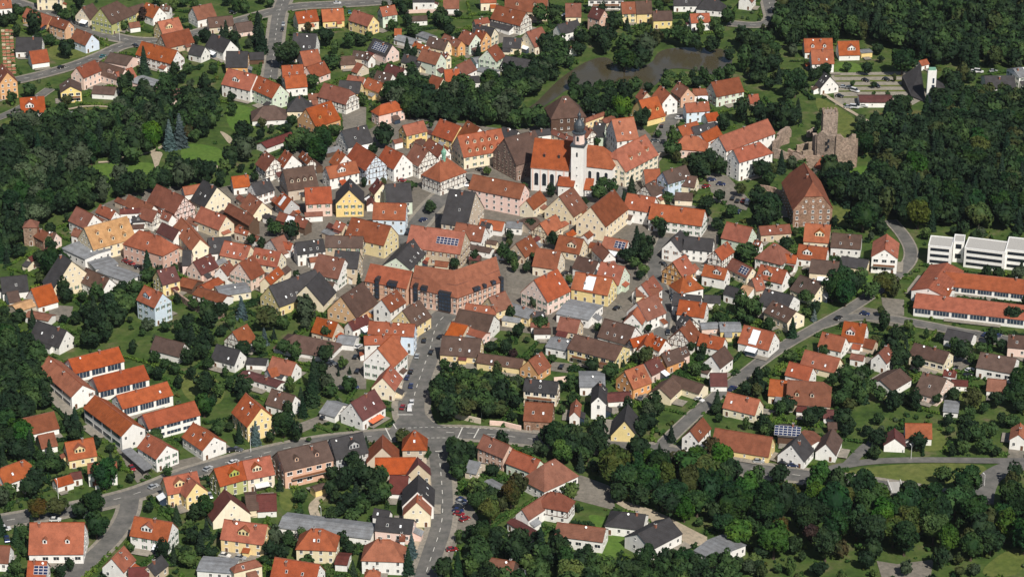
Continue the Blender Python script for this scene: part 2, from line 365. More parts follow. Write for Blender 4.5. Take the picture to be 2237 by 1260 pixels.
ROADS = [  # name, half width in metres, pavement width, points
    ("high_street", 5.2, 2.6, [(1000, 672), (968, 690), (948, 712), (938, 760), (918, 815), (902, 860), (896, 900), (915, 945)]),
    ("west_road", 4.0, 2.0, [(960, 948), (880, 948), (800, 955), (700, 965), (600, 985), (490, 1012), (400, 1038), (330, 1068), (270, 1088), (150, 1115), (0, 1140), (-80, 1155), (-260, 1190)]),
    ("east_road", 4.6, 2.2, [(880, 948), (960, 945), (1060, 948), (1180, 962), (1300, 975), (1450, 985), (1540, 1008), (1600, 1020), (1720, 1036), (1860, 1054), (1960, 1068), (2060, 1085)]),
    ("south_road", 3.8, 2.0, [(945, 945), (958, 985), (964, 1040), (968, 1100), (965, 1150), (948, 1200), (928, 1260), (915, 1300), (880, 1400)]),
    ("mill_road", 3.4, 1.4, [(285, 1080), (280, 1125), (245, 1178), (195, 1225), (140, 1275)]),
    ("hill_road", 2.6, 0.7, [(1435, 985), (1480, 940), (1540, 885), (1600, 838), (1690, 768), (1790, 712), (1870, 668), (1940, 618), (1985, 580), (1993, 550), (1975, 515), (1945, 482)]),
    ("school_road", 2.8, 1.0, [(1790, 712), (1850, 692), (1930, 694), (2010, 708), (2110, 728), (2237, 748), (2480, 785)]),
    ("park_road", 2.2, 0.0, [(1770, 1038), (1830, 1020), (1900, 1008), (2000, 1005), (2100, 1006), (2250, 1008), (2480, 1005)]),
    ("park_drive", 4.2, 0.0, [(2250, 1012), (2200, 1022), (2165, 1040), (2150, 1065), (2145, 1100)]),
    ("meadow_lane", 2.2, 0.0, [(1850, 1018), (1872, 995), (1895, 972), (1920, 965)]),
    ("church_lane", 3.0, 1.0, [(1440, 745), (1452, 690), (1450, 640), (1425, 600), (1436, 560), (1455, 520)]),
    ("castle_street", 3.4, 1.0, [(1345, 430), (1380, 390), (1435, 340), (1447, 290), (1475, 252), (1500, 240)]),
    ("market_street", 4.5, 1.8, [(860, 560), (905, 500), (945, 450), (1000, 400), (1020, 385), (1060, 400)]),
    ("north_road", 4.2, 2.0, [(860, 3), (740, 11), (650, 14), (600, 25), (520, 48), (430, 74), (350, 92), (280, 90), (210, 72), (130, 40), (20, 2), (-60, -25)]),
    ("north_avenue", 3.6, 1.8, [(625, -10), (610, 25), (603, 70), (598, 120), (590, 175)]),
    ("corner_road", 3.8, 1.6, [(330, 92), (265, 100), (232, 118), (160, 146), (70, 170), (0, 184), (-60, 196)]),
    ("side_lane", 2.6, 0.6, [(-30, 268), (20, 250), (60, 230), (110, 195)]),
    ("far_road", 3.4, 1.6, [(1675, -20), (1683, 20), (1690, 45), (1660, 58), (1590, 52)]),
    ("footpath", 1.1, 0.0, [(1775, 190), (1830, 228), (1895, 266)]), ("footpath", 1.1, 0.0, [(1903, 358), (1930, 378)]),
    ("footpath", 1.0, 0.0, [(215, 356), (250, 354), (265, 346), (330, 335), (360, 318)]), ("footpath", 0.9, 0.0, [(400, 368), (440, 360), (470, 362), (485, 372)]),
    ("footpath", 1.0, 0.0, [(150, 240), (190, 232), (260, 236)]), ("farm_lane", 1.8, 0.0, [(690, 1130), (682, 1105), (700, 1090), (712, 1070)]),
]
for nm, hw, pv, pts in ROADS:
    if pv > 0:
        P = smooth_line(pts); _z[0] += 0.004
        v, f, L, R = ribbon(P, hw + pv, -hw - pv, _z[0])
        me = bpy.data.meshes.new("pavement"); me.from_pydata(v, [], f); me.materials.append(MATS["pavement"]); tag(link("pavement", me), kind="structure")
        occ_poly([(q.x, q.y) for q in L] + [(q.x, q.y) for q in reversed(R)], 1)
ROADLINES = {}
for nm, hw, pv, pts in ROADS:
    P = smooth_line(pts); _z[0] += 0.004
    v, f, L, R = ribbon(P, hw, -hw, _z[0])
    me = bpy.data.meshes.new(nm); me.from_pydata(v, [], f)
    me.materials.append(MATS["gravel" if nm in ("footpath", "farm_lane") else "asphalt"]); tag(link(nm, me), kind="structure")
    occ_poly([(q.x, q.y) for q in L] + [(q.x, q.y) for q in reversed(R)], 1); ROADLINES[nm] = P
sheet('junction_asphalt', [(846, 945), (868, 918), (880, 900), (925, 900), (945, 925), (975, 934), (1010, 936), (1005, 962), (975, 966), (976, 990), (946, 992), (940, 966), (880, 966), (850, 962)], 'asphalt', 1, 2)
# painted markings: broken centre lines and stop lines
_z[0] += 0.004; MK = MB()
def dashes(nm, dash, gap, off=0.0, w=0.09, t0=0.0, t1=1.0):
    P = ROADLINES[nm]; acc = 0.0; tot = sum((P[i + 1] - P[i]).length for i in range(len(P) - 1)); per = dash + gap; s = t0 * tot
    def at(d):
        for i in range(len(P) - 1):
            l = (P[i + 1] - P[i]).length
            if d <= l or i == len(P) - 2:
                t = (P[i + 1] - P[i]).normalized(); return P[i] + t * d, t
            d -= l
    while s < t1 * tot - dash:
        a, t = at(s); b, _ = at(s + dash); n = Vector((-t.y, t.x, 0))
        MK.poly([(q.x, q.y, _z[0]) for q in (a + n * (off - w), b + n * (off - w), b + n * (off + w), a + n * (off + w))]); s += per
dashes("west_road", 3, 5, 0, 0.12, 0.12, 1); dashes("east_road", 3, 5, 0, 0.12, 0.08, 1); dashes("south_road", 3, 4, 0, 0.12, 0.12, 1)
dashes("high_street", 3, 4, 0.6, 0.12, 0.1, 0.8); dashes("north_road", 3, 5, 0, 0.12); dashes("north_avenue", 3, 5, 0, 0.12); dashes("corner_road", 3, 5, 0, 0.12)
dashes("east_road", 1.2, 1.0, 4.4, 0.14, 0.0, 0.2); dashes("east_road", 1.2, 1.0, -4.4, 0.14, 0.0, 0.12); dashes("far_road", 3, 4)
for a, b in (((868, 907), (902, 907)), ((951, 987), (968, 986)), ((1035, 958), (1046, 938)), ((1000, 958), (1010, 936)), ((858, 925), (866, 938)), ((842, 936), (855, 962))):
    A, B = unproj(*a), unproj(*b); t = (B - A).normalized(); n = Vector((-t.y, t.x, 0)) * 0.22
    MK.poly([(q.x, q.y, _z[0] + 0.004) for q in (A - n, B - n, B + n, A + n)])
tag(link("road_marking", MK.mesh("road_marking", "marking")), kind="structure")
# refuge island in the mouth of the high street
isl = MB(); ia, ib = unproj(909, 925), unproj(912, 893)
t = (ib - ia).normalized(); n = Vector((-t.y, t.x, 0)); ring = []
for k in range(14):
    a = 2 * math.pi * k / 14; c = (ia + ib) / 2; ring.append(c + t * math.cos(a) * (ib - ia).length / 2 + n * math.sin(a) * 1.3)
isl.poly([(q.x, q.y, 0.22) for q in reversed(ring)])
for k in range(14):
    p, q = ring[k], ring[(k + 1) % 14]; isl.poly([(p.x, p.y, 0.02), (p.x, p.y, 0.22), (q.x, q.y, 0.22), (q.x, q.y, 0.02)])
tag(link("traffic_island", isl.mesh("traffic_island", "pavement")), kind="structure")
# ------------------------------------------------------------------ every building: ridge ends, a point of its visible eave, eave height, roof, wall, extras
HOUSES = {
(0, 0): """
-60 10 120 -5 90 88 5 o w
430 -120 710 -120 570 -15 7 r c
940 90 1060 40 1010 225 5 b c
1155 95 1340 15 1290 260 7 b v hb1
1440 100 1640 40 1600 130 4 b y
1680 30 1825 85 1750 200 5 o w
1850 60 1950 70 1900 125 5 b w
1480 265 1590 250 1500 320 3 r w
1810 250 2040 200 1860 388 5 o y d1
1850 400 2160 330 1910 545 4 r u
1630 475 2030 580 1960 722 6 o w s2
1270 605 1520 650 1430 740 3.5 b p p25
880 775 1080 690 1000 870 7 r p
1090 690 1430 790 1200 860 5 b p d1
1330 830 1510 775 1300 960 4 o p
810 990 800 900 930 1050 6 b y p30 bal
310 95 590 190 560 290 4 o n
610 190 790 250 740 335 6 r n
880 330 1050 395 970 510 5 r b
190 430 480 430 330 580 4 k w
340 590 530 565 400 720 3.5 o w
85 830 20 730 240 1000 9 r n p50
230 1125 500 1105 240 1290 6 o w d1
1080 985 1330 1000 1260 1080 3 b w p30
1800 1010 2090 1020 1900 1130 3 b p p25
1560 880 1830 960 1720 1000 3 g p p10
""",
(400, 0): """
110 85 320 40 200 215 5 r w
285 205 560 180 330 310 4 b u
600 270 780 245 690 360 3 b p
340 385 540 465 440 590 5 k w
110 505 250 540 190 640 4 k w
500 590 740 590 600 760 5 k n
750 605 920 600 830 680 3 k d
520 785 840 860 690 1010 7 o w d1
870 870 1110 975 1010 1110 7 o l s2
1290 140 1520 110 1310 265 5 o c
1590 110 1830 95 1640 240 4 o y
1960 115 2180 185 2100 290 6 o y
1270 380 1530 390 1340 590 6 k w s3
1345 595 1540 565 1410 745 6 o p
1420 770 1610 700 1560 870 4 r p
1135 755 1370 740 1160 880 7 o w s2
1165 870 1400 850 1190 1005 5 o w
1620 950 1900 1030 1820 1175 6 r f tim hb.4
1800 920 2040 940 1960 1060 5 k y
1900 860 2080 890 2060 950 5 o w
1960 580 2120 600 2100 680 4 b u
1800 650 1960 640 1840 740 3 b u
2000 720 2060 740 1960 820 3 r u
1310 1105 1350 1105 1360 1265 5 k c pyr
1440 1080 1590 1070 1500 1140 4 r w
""",
(400, 220): """
1415 90 1690 0 1520 290 6 o n d2
930 60 1040 55 900 215 3.2 b w ha1 hb1
900 480 1230 360 930 550 3 m w p25
1820 345 2100 280 1910 520 5 k w
940 575 1050 655 950 800 6 r f tim
1170 565 1250 620 1160 760 7 r w
1370 580 1470 665 1440 740 7 r f tim
1780 560 1860 620 1690 700 7 o w
1640 760 1970 690 1620 900 6 o w d1
1150 790 1490 740 1100 1030 6 b u d4
790 950 980 890 850 1075 6 k w
560 870 740 850 510 1000 4 o w
230 910 385 990 260 1210 5 k c
760 1060 905 1160 790 1290 4 r c
1140 1050 1240 1130 1160 1250 5 o g sw
1400 1000 1690 985 1410 1175 7 o p
1905 1020 1910 890 2060 1160 7 k y
0 990 200 955 0 1080 5 o w
""",
(0, 220): """
1800 960 2110 1100 1960 1260 7 r p tim
1480 1080 1760 1200 1390 1180 4 r w
640 235 700 270 600 300 2.4 o w
800 120 910 130 830 180 5 g w p20
""",
(800, 0): """
160 85 320 60 190 185 7 o l
330 330 400 330 320 400 2.5 o w
370 400 580 460 500 500 3 g w p20
540 -40 780 -40 660 20 5 k w p25
890 -40 1060 -40 960 90 4 r w
1310 -80 1480 -85 1390 25 5 o c
1600 -70 2080 -60 1850 120 6 r u d2
1500 60 1830 140 1720 275 6 r f tim
1440 220 1700 290 1460 300 3 k w p20
1240 230 1390 200 1250 290 6 r c
1270 280 1470 325 1400 420 6 k c
1270 340 1375 370 1320 480 6 r n
1120 340 1255 395 1180 510 6 r l
900 390 1090 470 1020 530 6 r n
730 420 940 470 850 560 5 b c
560 480 720 540 640 570 5 o c
650 560 855 615 740 720 7 r l
440 620 650 675 580 750 4 k c
890 600 945 625 920 670 6 r c
250 730 440 790 350 880 4 m w
130 810 300 850 220 950 4 b w
760 860 880 900 690 1000 5 r c
900 800 1060 790 910 940 6 o c
1040 750 1190 680 1140 850 5 r w
1390 570 1490 505 1500 690 6 r l
1230 670 1440 640 1420 700 3 g b p15
1580 430 1780 440 1600 540 4 k c
1840 365 2010 310 1930 530 5 r c
1600 640 1890 690 1620 750 4 k w p30
1300 780 1500 820 1420 840 3 g w p8
1090 880 1290 870 1100 950 3 k w p20
0 610 60 640 0 690 4 b w
520 190 690 180 560 240 3 b w
620 360 760 410 600 410 3 g w p20
90 440 300 515 240 640 5 k p sol
20 890 200 960 150 1060 5 o y
""",
(1200, 0): """
190 40 360 40 220 185 4 r c
500 80 630 120 550 215 8 m h
95 285 320 230 170 380 5 k w
80 460 260 540 180 590 3 r w
830 25 985 20 900 150 6 r y
995 15 1165 10 1080 150 6 b y
1190 130 1400 125 1300 230 5 b y
1620 160 1830 150 1610 260 5 o w d1
1800 -20 1920 -10 1830 105 4 k w ha1 hb1
450 -60 850 -60 650 0 6 k w bal
1430 -40 1740 -40 1600 60 4 k w
1275 985 1385 1075 1310 1190 7 o w
1030 1150 1230 1100 1090 1370 4 o y d2
1480 940 1590 1010 1500 1110 6 r h
1060 1020 1120 1060 1010 1120 5 r u
1650 1020 1830 1015 1730 1090 4 r w
1860 945 2170 885 1890 1105 6 r l
""",
(1200, 220): """
150 -50 215 -55 0 195 8 b d ha1 hb1 tim | large half-timbered tithe barn with a tall brown hipped roof behind the church
380 220 620 130 640 165 4 r y p30
520 250 640 260 560 400 6 k l
400 290 490 335 420 420 6 r f tim
40 330 300 430 100 410 6 r c
720 215 960 185 830 465 9 o w s2 | huge orange-roofed house with white window-dotted gable right behind the church chancel
770 560 1100 390 870 825 8 o c d3 ha.4 | long cream palace with orange roof and stepped dormers right of the church
1560 400 1700 410 1490 545 5 o p ha1 hb1
1740 380 1920 290 1870 440 5 o w
1640 300 1880 250 1650 395 5 k w
1480 300 1690 235 1540 410 5 o w
1560 30 1820 10 1580 130 6 o b
1790 150 1920 130 1850 230 3 o w
1090 790 1260 780 920 970 4 o w
1305 815 1560 740 1430 925 7 b b
1480 840 1690 870 1640 985 4 b c
1100 965 1205 910 1210 1090 4 b f tim
1450 1050 1640 1060 1430 1130 3 b c
900 1060 1215 1110 1010 1245 7 o w
""",
(1600, 220): """
-155 410 400 210 -50 560 9 o w | upper wing of the tall white orange-roofed house left of the castle
15 560 310 475 110 690 10 o w hb1 | tall white house with orange roof and four window rows left of the castle
920 930 825 715 690 1255 8.5 r s p52 ha.45 hb.6 | tall reddish stone granary with steep half-hipped roof below the castle
""",
(800, 220): """
170 45 330 5 20 195 6 o p ha1 hb1
420 285 650 230 470 395 7 o y
850 210 1080 290 980 450 6 o y
1160 230 1300 310 1030 380 8 r w
1050 400 1540 320 1120 630 7 o c d10 | cream merchant house with ten small dormers in its orange roof
1590 430 1930 340 1740 740 8 b s | brown-roofed sandstone house with a broad windowed gable left of the church
1570 300 1740 350 1600 410 6 k w
1940 340 2100 320 2000 400 6 k w
230 520 420 610 290 760 7 o w
560 490 715 565 600 735 7 r f tim
720 430 900 540 640 520 6 r w
850 690 930 660 750 950 8 o f ha1 hb1 tim cup | half-timbered town hall with orange hipped roof and green copper turret
1230 845 1815 960 1740 1110 9 r p | long pink three-storey house with red-brown roof and blue shopfront
1840 1140 1990 1030 1920 1240 5 r c
960 1010 1250 1050 800 1400 7 k u | wide dark brown roofed house in the town centre
220 960 500 940 240 1160 7 k l
130 890 190 950 30 1000 7 m c
-110 485 110 625 0 790 8 o b tim
""",
(800, 440): """
90 15 455 25 50 190 8 o b
-160 180 280 280 190 485 7 r y
345 640 570 400 530 740 6 k l p36 s4
520 270 1130 350 1050 580 8 o u sol
760 500 1020 530 970 660 4 k c
1040 240 1360 290 1310 450 5 r w
1330 230 1430 255 1400 300 5 k w
1160 490 1440 540 1380 580 3 b w p20
1320 200 1580 235 1400 310 3 o w
1620 230 1790 240 1700 300 3.5 g w p20
1800 230 1940 180 1900 320 3 b u p20
180 1120 350 1010 260 1270 7 r w
1410 1095 1590 1030 1510 1250 6 r y
1930 895 2190 770 2080 1160 6 o p
1960 530 2230 570 2090 750 5 r c
1720 480 1880 385 1870 600 4 r u
1995 250 2170 150 2110 360 5 o c tim
""",
(400, 440): """
1290 470 1600 430 1240 610 6 k w s3
1640 390 2060 400 1900 520 7 b u
1750 560 2020 580 1900 750 8 k u
210 60 490 170 370 300 5 o c
530 20 810 180 740 260 6 r d
610 300 750 340 600 350 4 o u
1010 430 1150 385 1000 470 3 r w
1150 460 1250 480 1120 530 4 o w
1110 120 1430 215 1360 290 4 r d sw
-20 180 195 430 80 535 6 o c
290 420 540 400 260 590 4 k w p40
480 450 770 510 700 660 5 o c s3
120 690 310 600 210 830 4 m p
430 750 520 680 540 820 5 r w
650 700 800 620 780 880 6 r p
830 530 1120 580 1080 740 6 o c d3
940 870 1090 745 1000 950 5 o c
220 960 400 870 330 990 3 o c p25
180 980 500 1080 400 1150 3 r w p25
400 1010 740 960 560 1060 3.5 g c p8
0 870 160 910 0 970 3 r d p25
0 560 90 560 0 720 5 k p
1760 220 1860 260 1720 300 4 o u
1560 600 1850 660 1770 870 6 r w
1815 1085 2060 925 1975 1310 5 b n
990 970 1510 780 1100 1190 5 k y s6
1415 960 1560 810 1570 1200 4 k c
""",
(1200, 440): """
115 -60 270 -165 240 180 5 r c
480 60 740 -140 640 270 8 r c | big pale yellow gabled hall with red-brown roof and small oriel
120 380 390 430 330 590 4 r c d1
640 400 900 450 620 520 5 o w sol
560 460 690 580 640 690 5 r w
330 620 560 690 530 830 4 b w
600 690 860 745 790 940 5 o l
310 805 720 880 660 1060 6 o y sw | bright yellow hall with orange roof and one large white skylight
1400 440 1500 330 1520 540 6 k w
1560 400 1880 430 1820 560 6 k w
1420 690 1560 610 1530 870 6 o n tim
1540 860 1610 845 1500 1040 5 o w ha1 hb1 d1
1790 720 2040 770 2010 890 5 o w d1
1900 560 2040 460 1975 670 6 o f tim
1060 950 1190 850 1300 985 5 r w
1000 990 1250 990 900 1080 5 r c
1010 1150 1220 1060 1250 1100 6 r w
1430 1050 1740 1080 1420 1180 5 k w
1780 1070 1960 1080 1760 1150 3 k w
1180 20 1780 100 1690 262 6 o w | long white building with an orange roof and window-filled gable right of the yellow hall
""",
(0, 440): """
880 60 1070 150 960 290 5 r w
850 310 930 330 800 380 4 r w
1150 35 1320 110 1280 200 4 o w
1380 90 1600 80 1400 140 4 m w p30
1520 170 1680 160 1600 230 4 k w p25
1640 60 1800 110 1720 220 5 r f tim
1820 90 1970 150 1850 190 5 r w
970 300 1450 170 1090 525 7 t c d6 | large hall with a pale tan tiled roof near the gate tower
1600 330 1840 400 1500 500 8 o h ha1 hb1 | salmon coloured school with orange hipped roof and white framed windows
860 470 1120 590 950 640 5 g w p4
1050 720 1300 660 1110 770 3 g w p6
1200 750 1540 870 1400 900 3 g w p6
340 205 360 205 350 300 9 r s pyr p40 raw | square stone gate tower with small red pyramid roof at the wood edge
440 300 550 360 440 420 5 r s
640 360 560 340 720 420 4 b p
330 640 540 530 300 720 4 m c
820 680 700 600 920 770 5 k c
990 760 1250 880 1160 1020 5 b w bal
10 870 300 840 340 1010 4 k w
80 1040 200 1020 130 1150 3 b w
360 1000 580 940 450 1190 3.5 o w
150 1190 360 1120 380 1200 3 t u p20
1660 960 1860 1050 1760 1200 9 o b d1
1805 790 1995 740 1870 945 6 m y
1860 240 2050 330 1930 410 5 m w
""",
(0, 660): """
330 100 590 150 500 200 3 r w p20
430 210 760 320 640 490 4 k w
1790 385 2110 470 1960 590 3.5 b w
790 650 1350 510 870 800 5 o w p36 cls | rearmost of four parallel orange-roofed classroom wings
1070 860 1640 720 1140 1010 5 o w p36 cls | second from rear of four parallel orange-roofed classroom wings
1340 1065 1910 910 1400 1210 5 o w p36 cls | third from rear of four parallel orange-roofed classroom wings
560 620 945 945 835 1085 6 o w p36 cls | white-gabled school block half hidden by the dark wood
""",
(0, 840): """
1640 340 2220 185 1710 490 6 o w p36 cls | frontmost of four parallel orange-roofed classroom wings
1090 120 1520 440 1400 580 7 o w p36 cls | long school block with glazed flank and white gable beside the canopy
1700 560 1910 690 1780 830 6 o w p38 | small white school hall beside the grey flat canopy
255 385 610 305 330 560 3.5 r w p40
440 580 610 545 490 720 3 r w
750 660 1060 605 810 850 4 o y d1
20 950 270 860 60 1130 5 o w ha.4 hb.4
630 1080 800 1030 650 1170 3 o w p35
810 1010 920 990 850 1080 3 m w
1010 900 1330 880 960 1010 6 r w
""",
(400, 660): """
570 335 730 250 690 490 4 r f tim
390 480 650 550 600 710 4 k w s1
1030 620 1290 690 1220 830 4 o w
975 765 1060 740 1030 850 3.2 o w
1290 370 1570 420 1440 580 3 b w ha1 hb1 p30
690 790 1120 920 1040 960 3.5 m w p15
740 640 960 650 850 710 3 k w p20
1540 170 1770 230 1450 320 4 o u
1900 225 2100 140 1990 300 4 m w
1790 380 1980 400 1720 460 3 g w p20
""",
(400, 840): """
120 435 350 590 210 730 5 o w p38 | white school annex with orange roof at the street corner
360 960 690 870 420 1150 6 o v d1 | lime green terrace house with an orange roof
690 870 990 810 740 1070 6 o c d1 awn
1090 765 1640 635 1180 970 8 b h p40 bal d2 | long brown-roofed apartment block with orange balconies
1690 620 2050 540 1750 840 6 k g d1 awn
1490 1170 1620 1130 1540 1210 3 b y p20
720 95 895 260 745 470 7 o y
1020 45 1280 120 900 195 4 b w
1660 180 1830 230 1580 310 3 g w p25
""",
(800, 660): """
1620 0 1930 100 1570 90 4 g y p25
1900 130 2030 100 2010 190 4 k y
1930 310 2110 310 1900 360 3 b w p15
1440 840 1530 850 1480 910 2.5 o w
40 215 555 250 20 350 9 o b s4
-20 385 380 370 0 480 8 o w
135 525 300 370 340 690 8 o w
190 860 280 720 320 1000 5 o c
880 380 1315 415 840 580 4 b y s3
1300 580 1800 650 1260 680 3.5 b y p35 s2
1870 660 2010 570 1990 800 4 r n
990 225 1160 265 930 370 4 o u p30
1170 290 1370 350 1160 360 4 o p p20
1070 75 1460 150 1380 330 5 b w p40
1150 10 1500 60 1300 110 5 o u
420 90 610 -30 570 260 6 b y s3
1830 870 2200 910 1790 1000 6 k c bal
""",
(800, 840): """
-170 200 90 50 190 255 5 m w awn
545 520 565 520 560 752 6 o u pyr p52 raw | square beige gatehouse with a steep orange pyramid roof at the crossroads
185 715 190 575 20 790 3.5 r u
110 835 560 830 90 1010 5 o u
600 905 590 830 730 1000 5 m u
280 1035 480 1045 300 1230 3 m w p35
1350 570 1640 690 1400 760 6 r h
1680 740 1990 860 1900 1000 5 o l
1390 1090 1540 1170 1480 1205 3 g b p12
1190 865 1310 890 1150 990 3 g u p30
1830 195 2140 215 1780 390 5 r s
""",
(1200, 840): """
290 305 310 170 230 370 4 o w
865 410 900 220 730 480 2.5 k y p52
1620 525 1760 375 1740 610 6 r w
-50 900 60 850 50 1150 5 r w ha1 hb1 bal
""",
(1200, 660): """
960 130 1080 -60 1050 260 6 o w
1500 -30 1800 10 1430 120 5 o w
1500 310 1610 200 1650 450 5 r f tim
1540 120 1640 190 1420 210 6 k f tim
1740 355 2010 410 1910 525 4 o w
1960 250 2190 250 2060 330 3.5 g y p15
1740 250 1930 240 1830 300 3 g p p15
1865 610 2010 500 1985 725 5 b w
1850 810 2030 810 1960 950 3 m w
640 185 980 280 850 460 4 b w s3
930 420 1180 350 1040 490 5 o f tim
1090 470 1130 370 1160 600 5 o f tim
1220 380 1330 430 1240 540 5 o w
300 365 840 500 740 650 6 b y p30 bal
20 400 270 450 160 540 4 g w p20
130 165 350 205 290 340 4 r u
170 20 530 90 370 190 4 g w p8
1290 590 1480 520 1360 720 4 b n
1470 540 1560 500 1590 600 4 b p
1100 690 1240 620 1170 830 4 m p
870 785 1070 710 960 980 5 o n d2
1420 830 1770 940 1530 980 3.5 b c p35
1270 980 1400 860 1370 1110 3.5 b c p35
565 1075 580 905 650 1140 7 k w
350 840 630 840 480 960 4 g w p12
660 1050 920 1030 760 1130 3 m w p20
""",
(800, 1020): """
590 270 600 85 770 320 6 k w
580 395 590 265 735 490 5.5 o c
1790 480 2080 290 1890 578 5 r w
1670 590 1930 740 1890 790 3 m w p20
1400 1030 1700 1080 1350 1210 4 r d p40
1720 1180 1830 1200 1700 1250 3 g w p15
130 560 540 600 450 745 5 k p p40
100 470 270 500 60 560 4 k w
130 825 270 830 0 1050 6 o w ha1 hb1
380 780 450 780 320 840 4 r w
40 1170 100 1170 150 1260 6 o w ha1 hb1
""",
(1200, 1020): """
20 280 130 300 20 460 6 r w ha1 hb1 tim
100 630 640 700 570 840 5 r w p30 bal
850 510 1100 540 930 690 4 k w p30 ha1 | lower wing of the black-roofed bungalow
1020 760 1370 580 1220 900 5 k w p30 | black-roofed white bungalow on the lawn below the plane trees
1830 830 2090 950 1690 970 4 g w p8
""",
(400, 1020): """
480 595 960 660 435 805 6 o y d1 ch2
1150 560 2190 690 1100 680 3 g w p15 | very long low shed with grey sheet roof
1480 700 1600 705 1305 920 6 o c ha1 hb1 ch2
1060 1030 1560 1110 1000 1260 6 o w
620 1110 820 1060 520 1220 5 r c ha1 hb1
1770 1010 1900 1020 1720 1100 3 m w p15
200 1080 600 1110 480 1200 3.5 g w p8
545 360 475 250 690 412 4 m c
720 320 840 310 770 480 3.5 b c p20
850 320 1060 310 910 490 3 m w p25
-220 120 150 45 -170 300 6 o y d1
150 175 60 90 255 245 6 o y
""",
(0, 1020): """
350 635 960 630 330 970 5 o w d2 bal
-100 890 110 900 0 1080 4 r w
330 1070 530 1075 230 1260 4 o w sol
1550 560 1970 630 1495 765 6 o w d1
1285 1040 1420 905 1410 1190 5 o w
1700 1130 1850 1010 1930 1110 4 k u
1480 1150 1700 1140 1480 1250 3.5 m c
""",
(1600, 0): """
150 -60 200 -120 240 0 5 r w
825 445 1140 440 825 590 4 o w d2
905 575 1150 570 900 725 6 o w s2
1215 475 1445 470 1220 625 3.5 o w d1
1465 585 1585 575 1530 605 3 g y p5
1120 878 1060 835 1010 1000 4 k w
1455 1100 1825 1100 1640 1170 3 m w p15
190 1090 290 1080 230 1180 4 o h
1390 -20 1470 -20 1430 10 4 o n
""",
(1837, 0): """
900 700 980 680 900 760 3 o w
1650 870 1980 870 1660 1020 4 k w p20
1980 790 2120 770 2050 880 6 g w p20
""",
(1600, 440): """
-60 235 225 300 100 455 5 o l
310 285 650 260 280 385 4 r u p35
840 250 1120 270 810 440 5 o c d1
770 490 1090 530 750 640 4 o w d1
1150 360 1480 385 1120 510 5 b w p35 s2
1750 545 1770 375 1890 600 8 o w p35 bal
910 660 1220 690 1170 830 5 b c p35
1260 625 1560 670 1520 770 3.5 k c p30
780 840 1030 940 950 1110 4 b c p38
380 1000 700 1080 290 1160 5 k w p35
470 470 510 480 290 640 6 r w ha1 hb1
600 600 740 620 590 690 5 o w
330 720 620 790 520 920 5 o w d1
230 880 330 860 260 1020 4 o u
130 960 240 990 120 1060 3 t w p20
0 650 230 760 0 790 4 r c sol
260 440 330 460 300 510 4 r w
-60 960 100 1010 0 1080 4 k w
""",
(1837, 440): """
1005 990 1220 705 815 1020 5 o w p18 | sloping orange connecting wing between the white school and the low blocks
1210 800 2180 905 1180 950 4 o w p24 cls | rear long low school block with orange roof
870 1050 2160 1195 820 1215 4 o w p24 cls | front long low school block with orange roof
1080 970 1270 1010 1190 1080 4 o w p24
""",
(1600, 660): """
470 -20 730 100 620 220 5 b c p35 s3
140 260 480 345 400 530 4.5 o w sw s2
1290 215 1535 250 1480 450 5 o w d1
1040 340 1295 400 1250 555 4 o w
1510 410 1640 440 1480 500 3 r u
840 545 1230 640 1190 800 3.5 o c s2
660 680 920 745 880 890 4 o w
440 880 640 900 390 1050 4 o c
640 890 1040 915 980 1165 4 r u hb.5 d2
1370 585 1510 610 1330 640 3 r w
1685 580 1790 480 1780 680 5 r w
1700 890 1920 760 1870 980 3.5 b w p25
""",
(1837, 660): """
850 465 1240 570 1170 690 5 b c p35 bal
950 800 1210 870 1130 1090 4 b p p35
1190 770 1320 790 1210 840 3.5 m w
1230 300 1520 360 1480 470 3.5 k w p30
1610 570 2010 640 1950 800 5 b w p30 bal
1930 370 2150 390 1890 500 5 b p p30
1690 870 1890 890 1670 1000 3 r w p40
1280 890 1450 900 1300 950 2.5 m w p20
""",
(1600, 840): """
-50 85 310 170 240 330 4 o c
-190 495 455 600 390 805 3.5 r y
540 450 740 465 520 580 4 k d solx p32 | open shed topped with a blue solar panel array
680 680 790 555 830 850 4 k w
1075 670 1150 500 1190 780 3.5 b w
1865 610 1860 500 1980 740 3 m w
750 250 930 270 740 300 2.5 m w p15
1060 290 1180 300 1020 370 2.5 m w p20
1100 430 1190 430 1010 500 3 b d
830 520 980 640 960 665 2.5 r w p20
""",
(1837, 840): """
745 440 1035 445 745 600 3.5 o w
2040 565 2060 440 1935 640 4.5 o w p38
1190 215 1350 230 1200 300 2.5 g w p10
""",
}
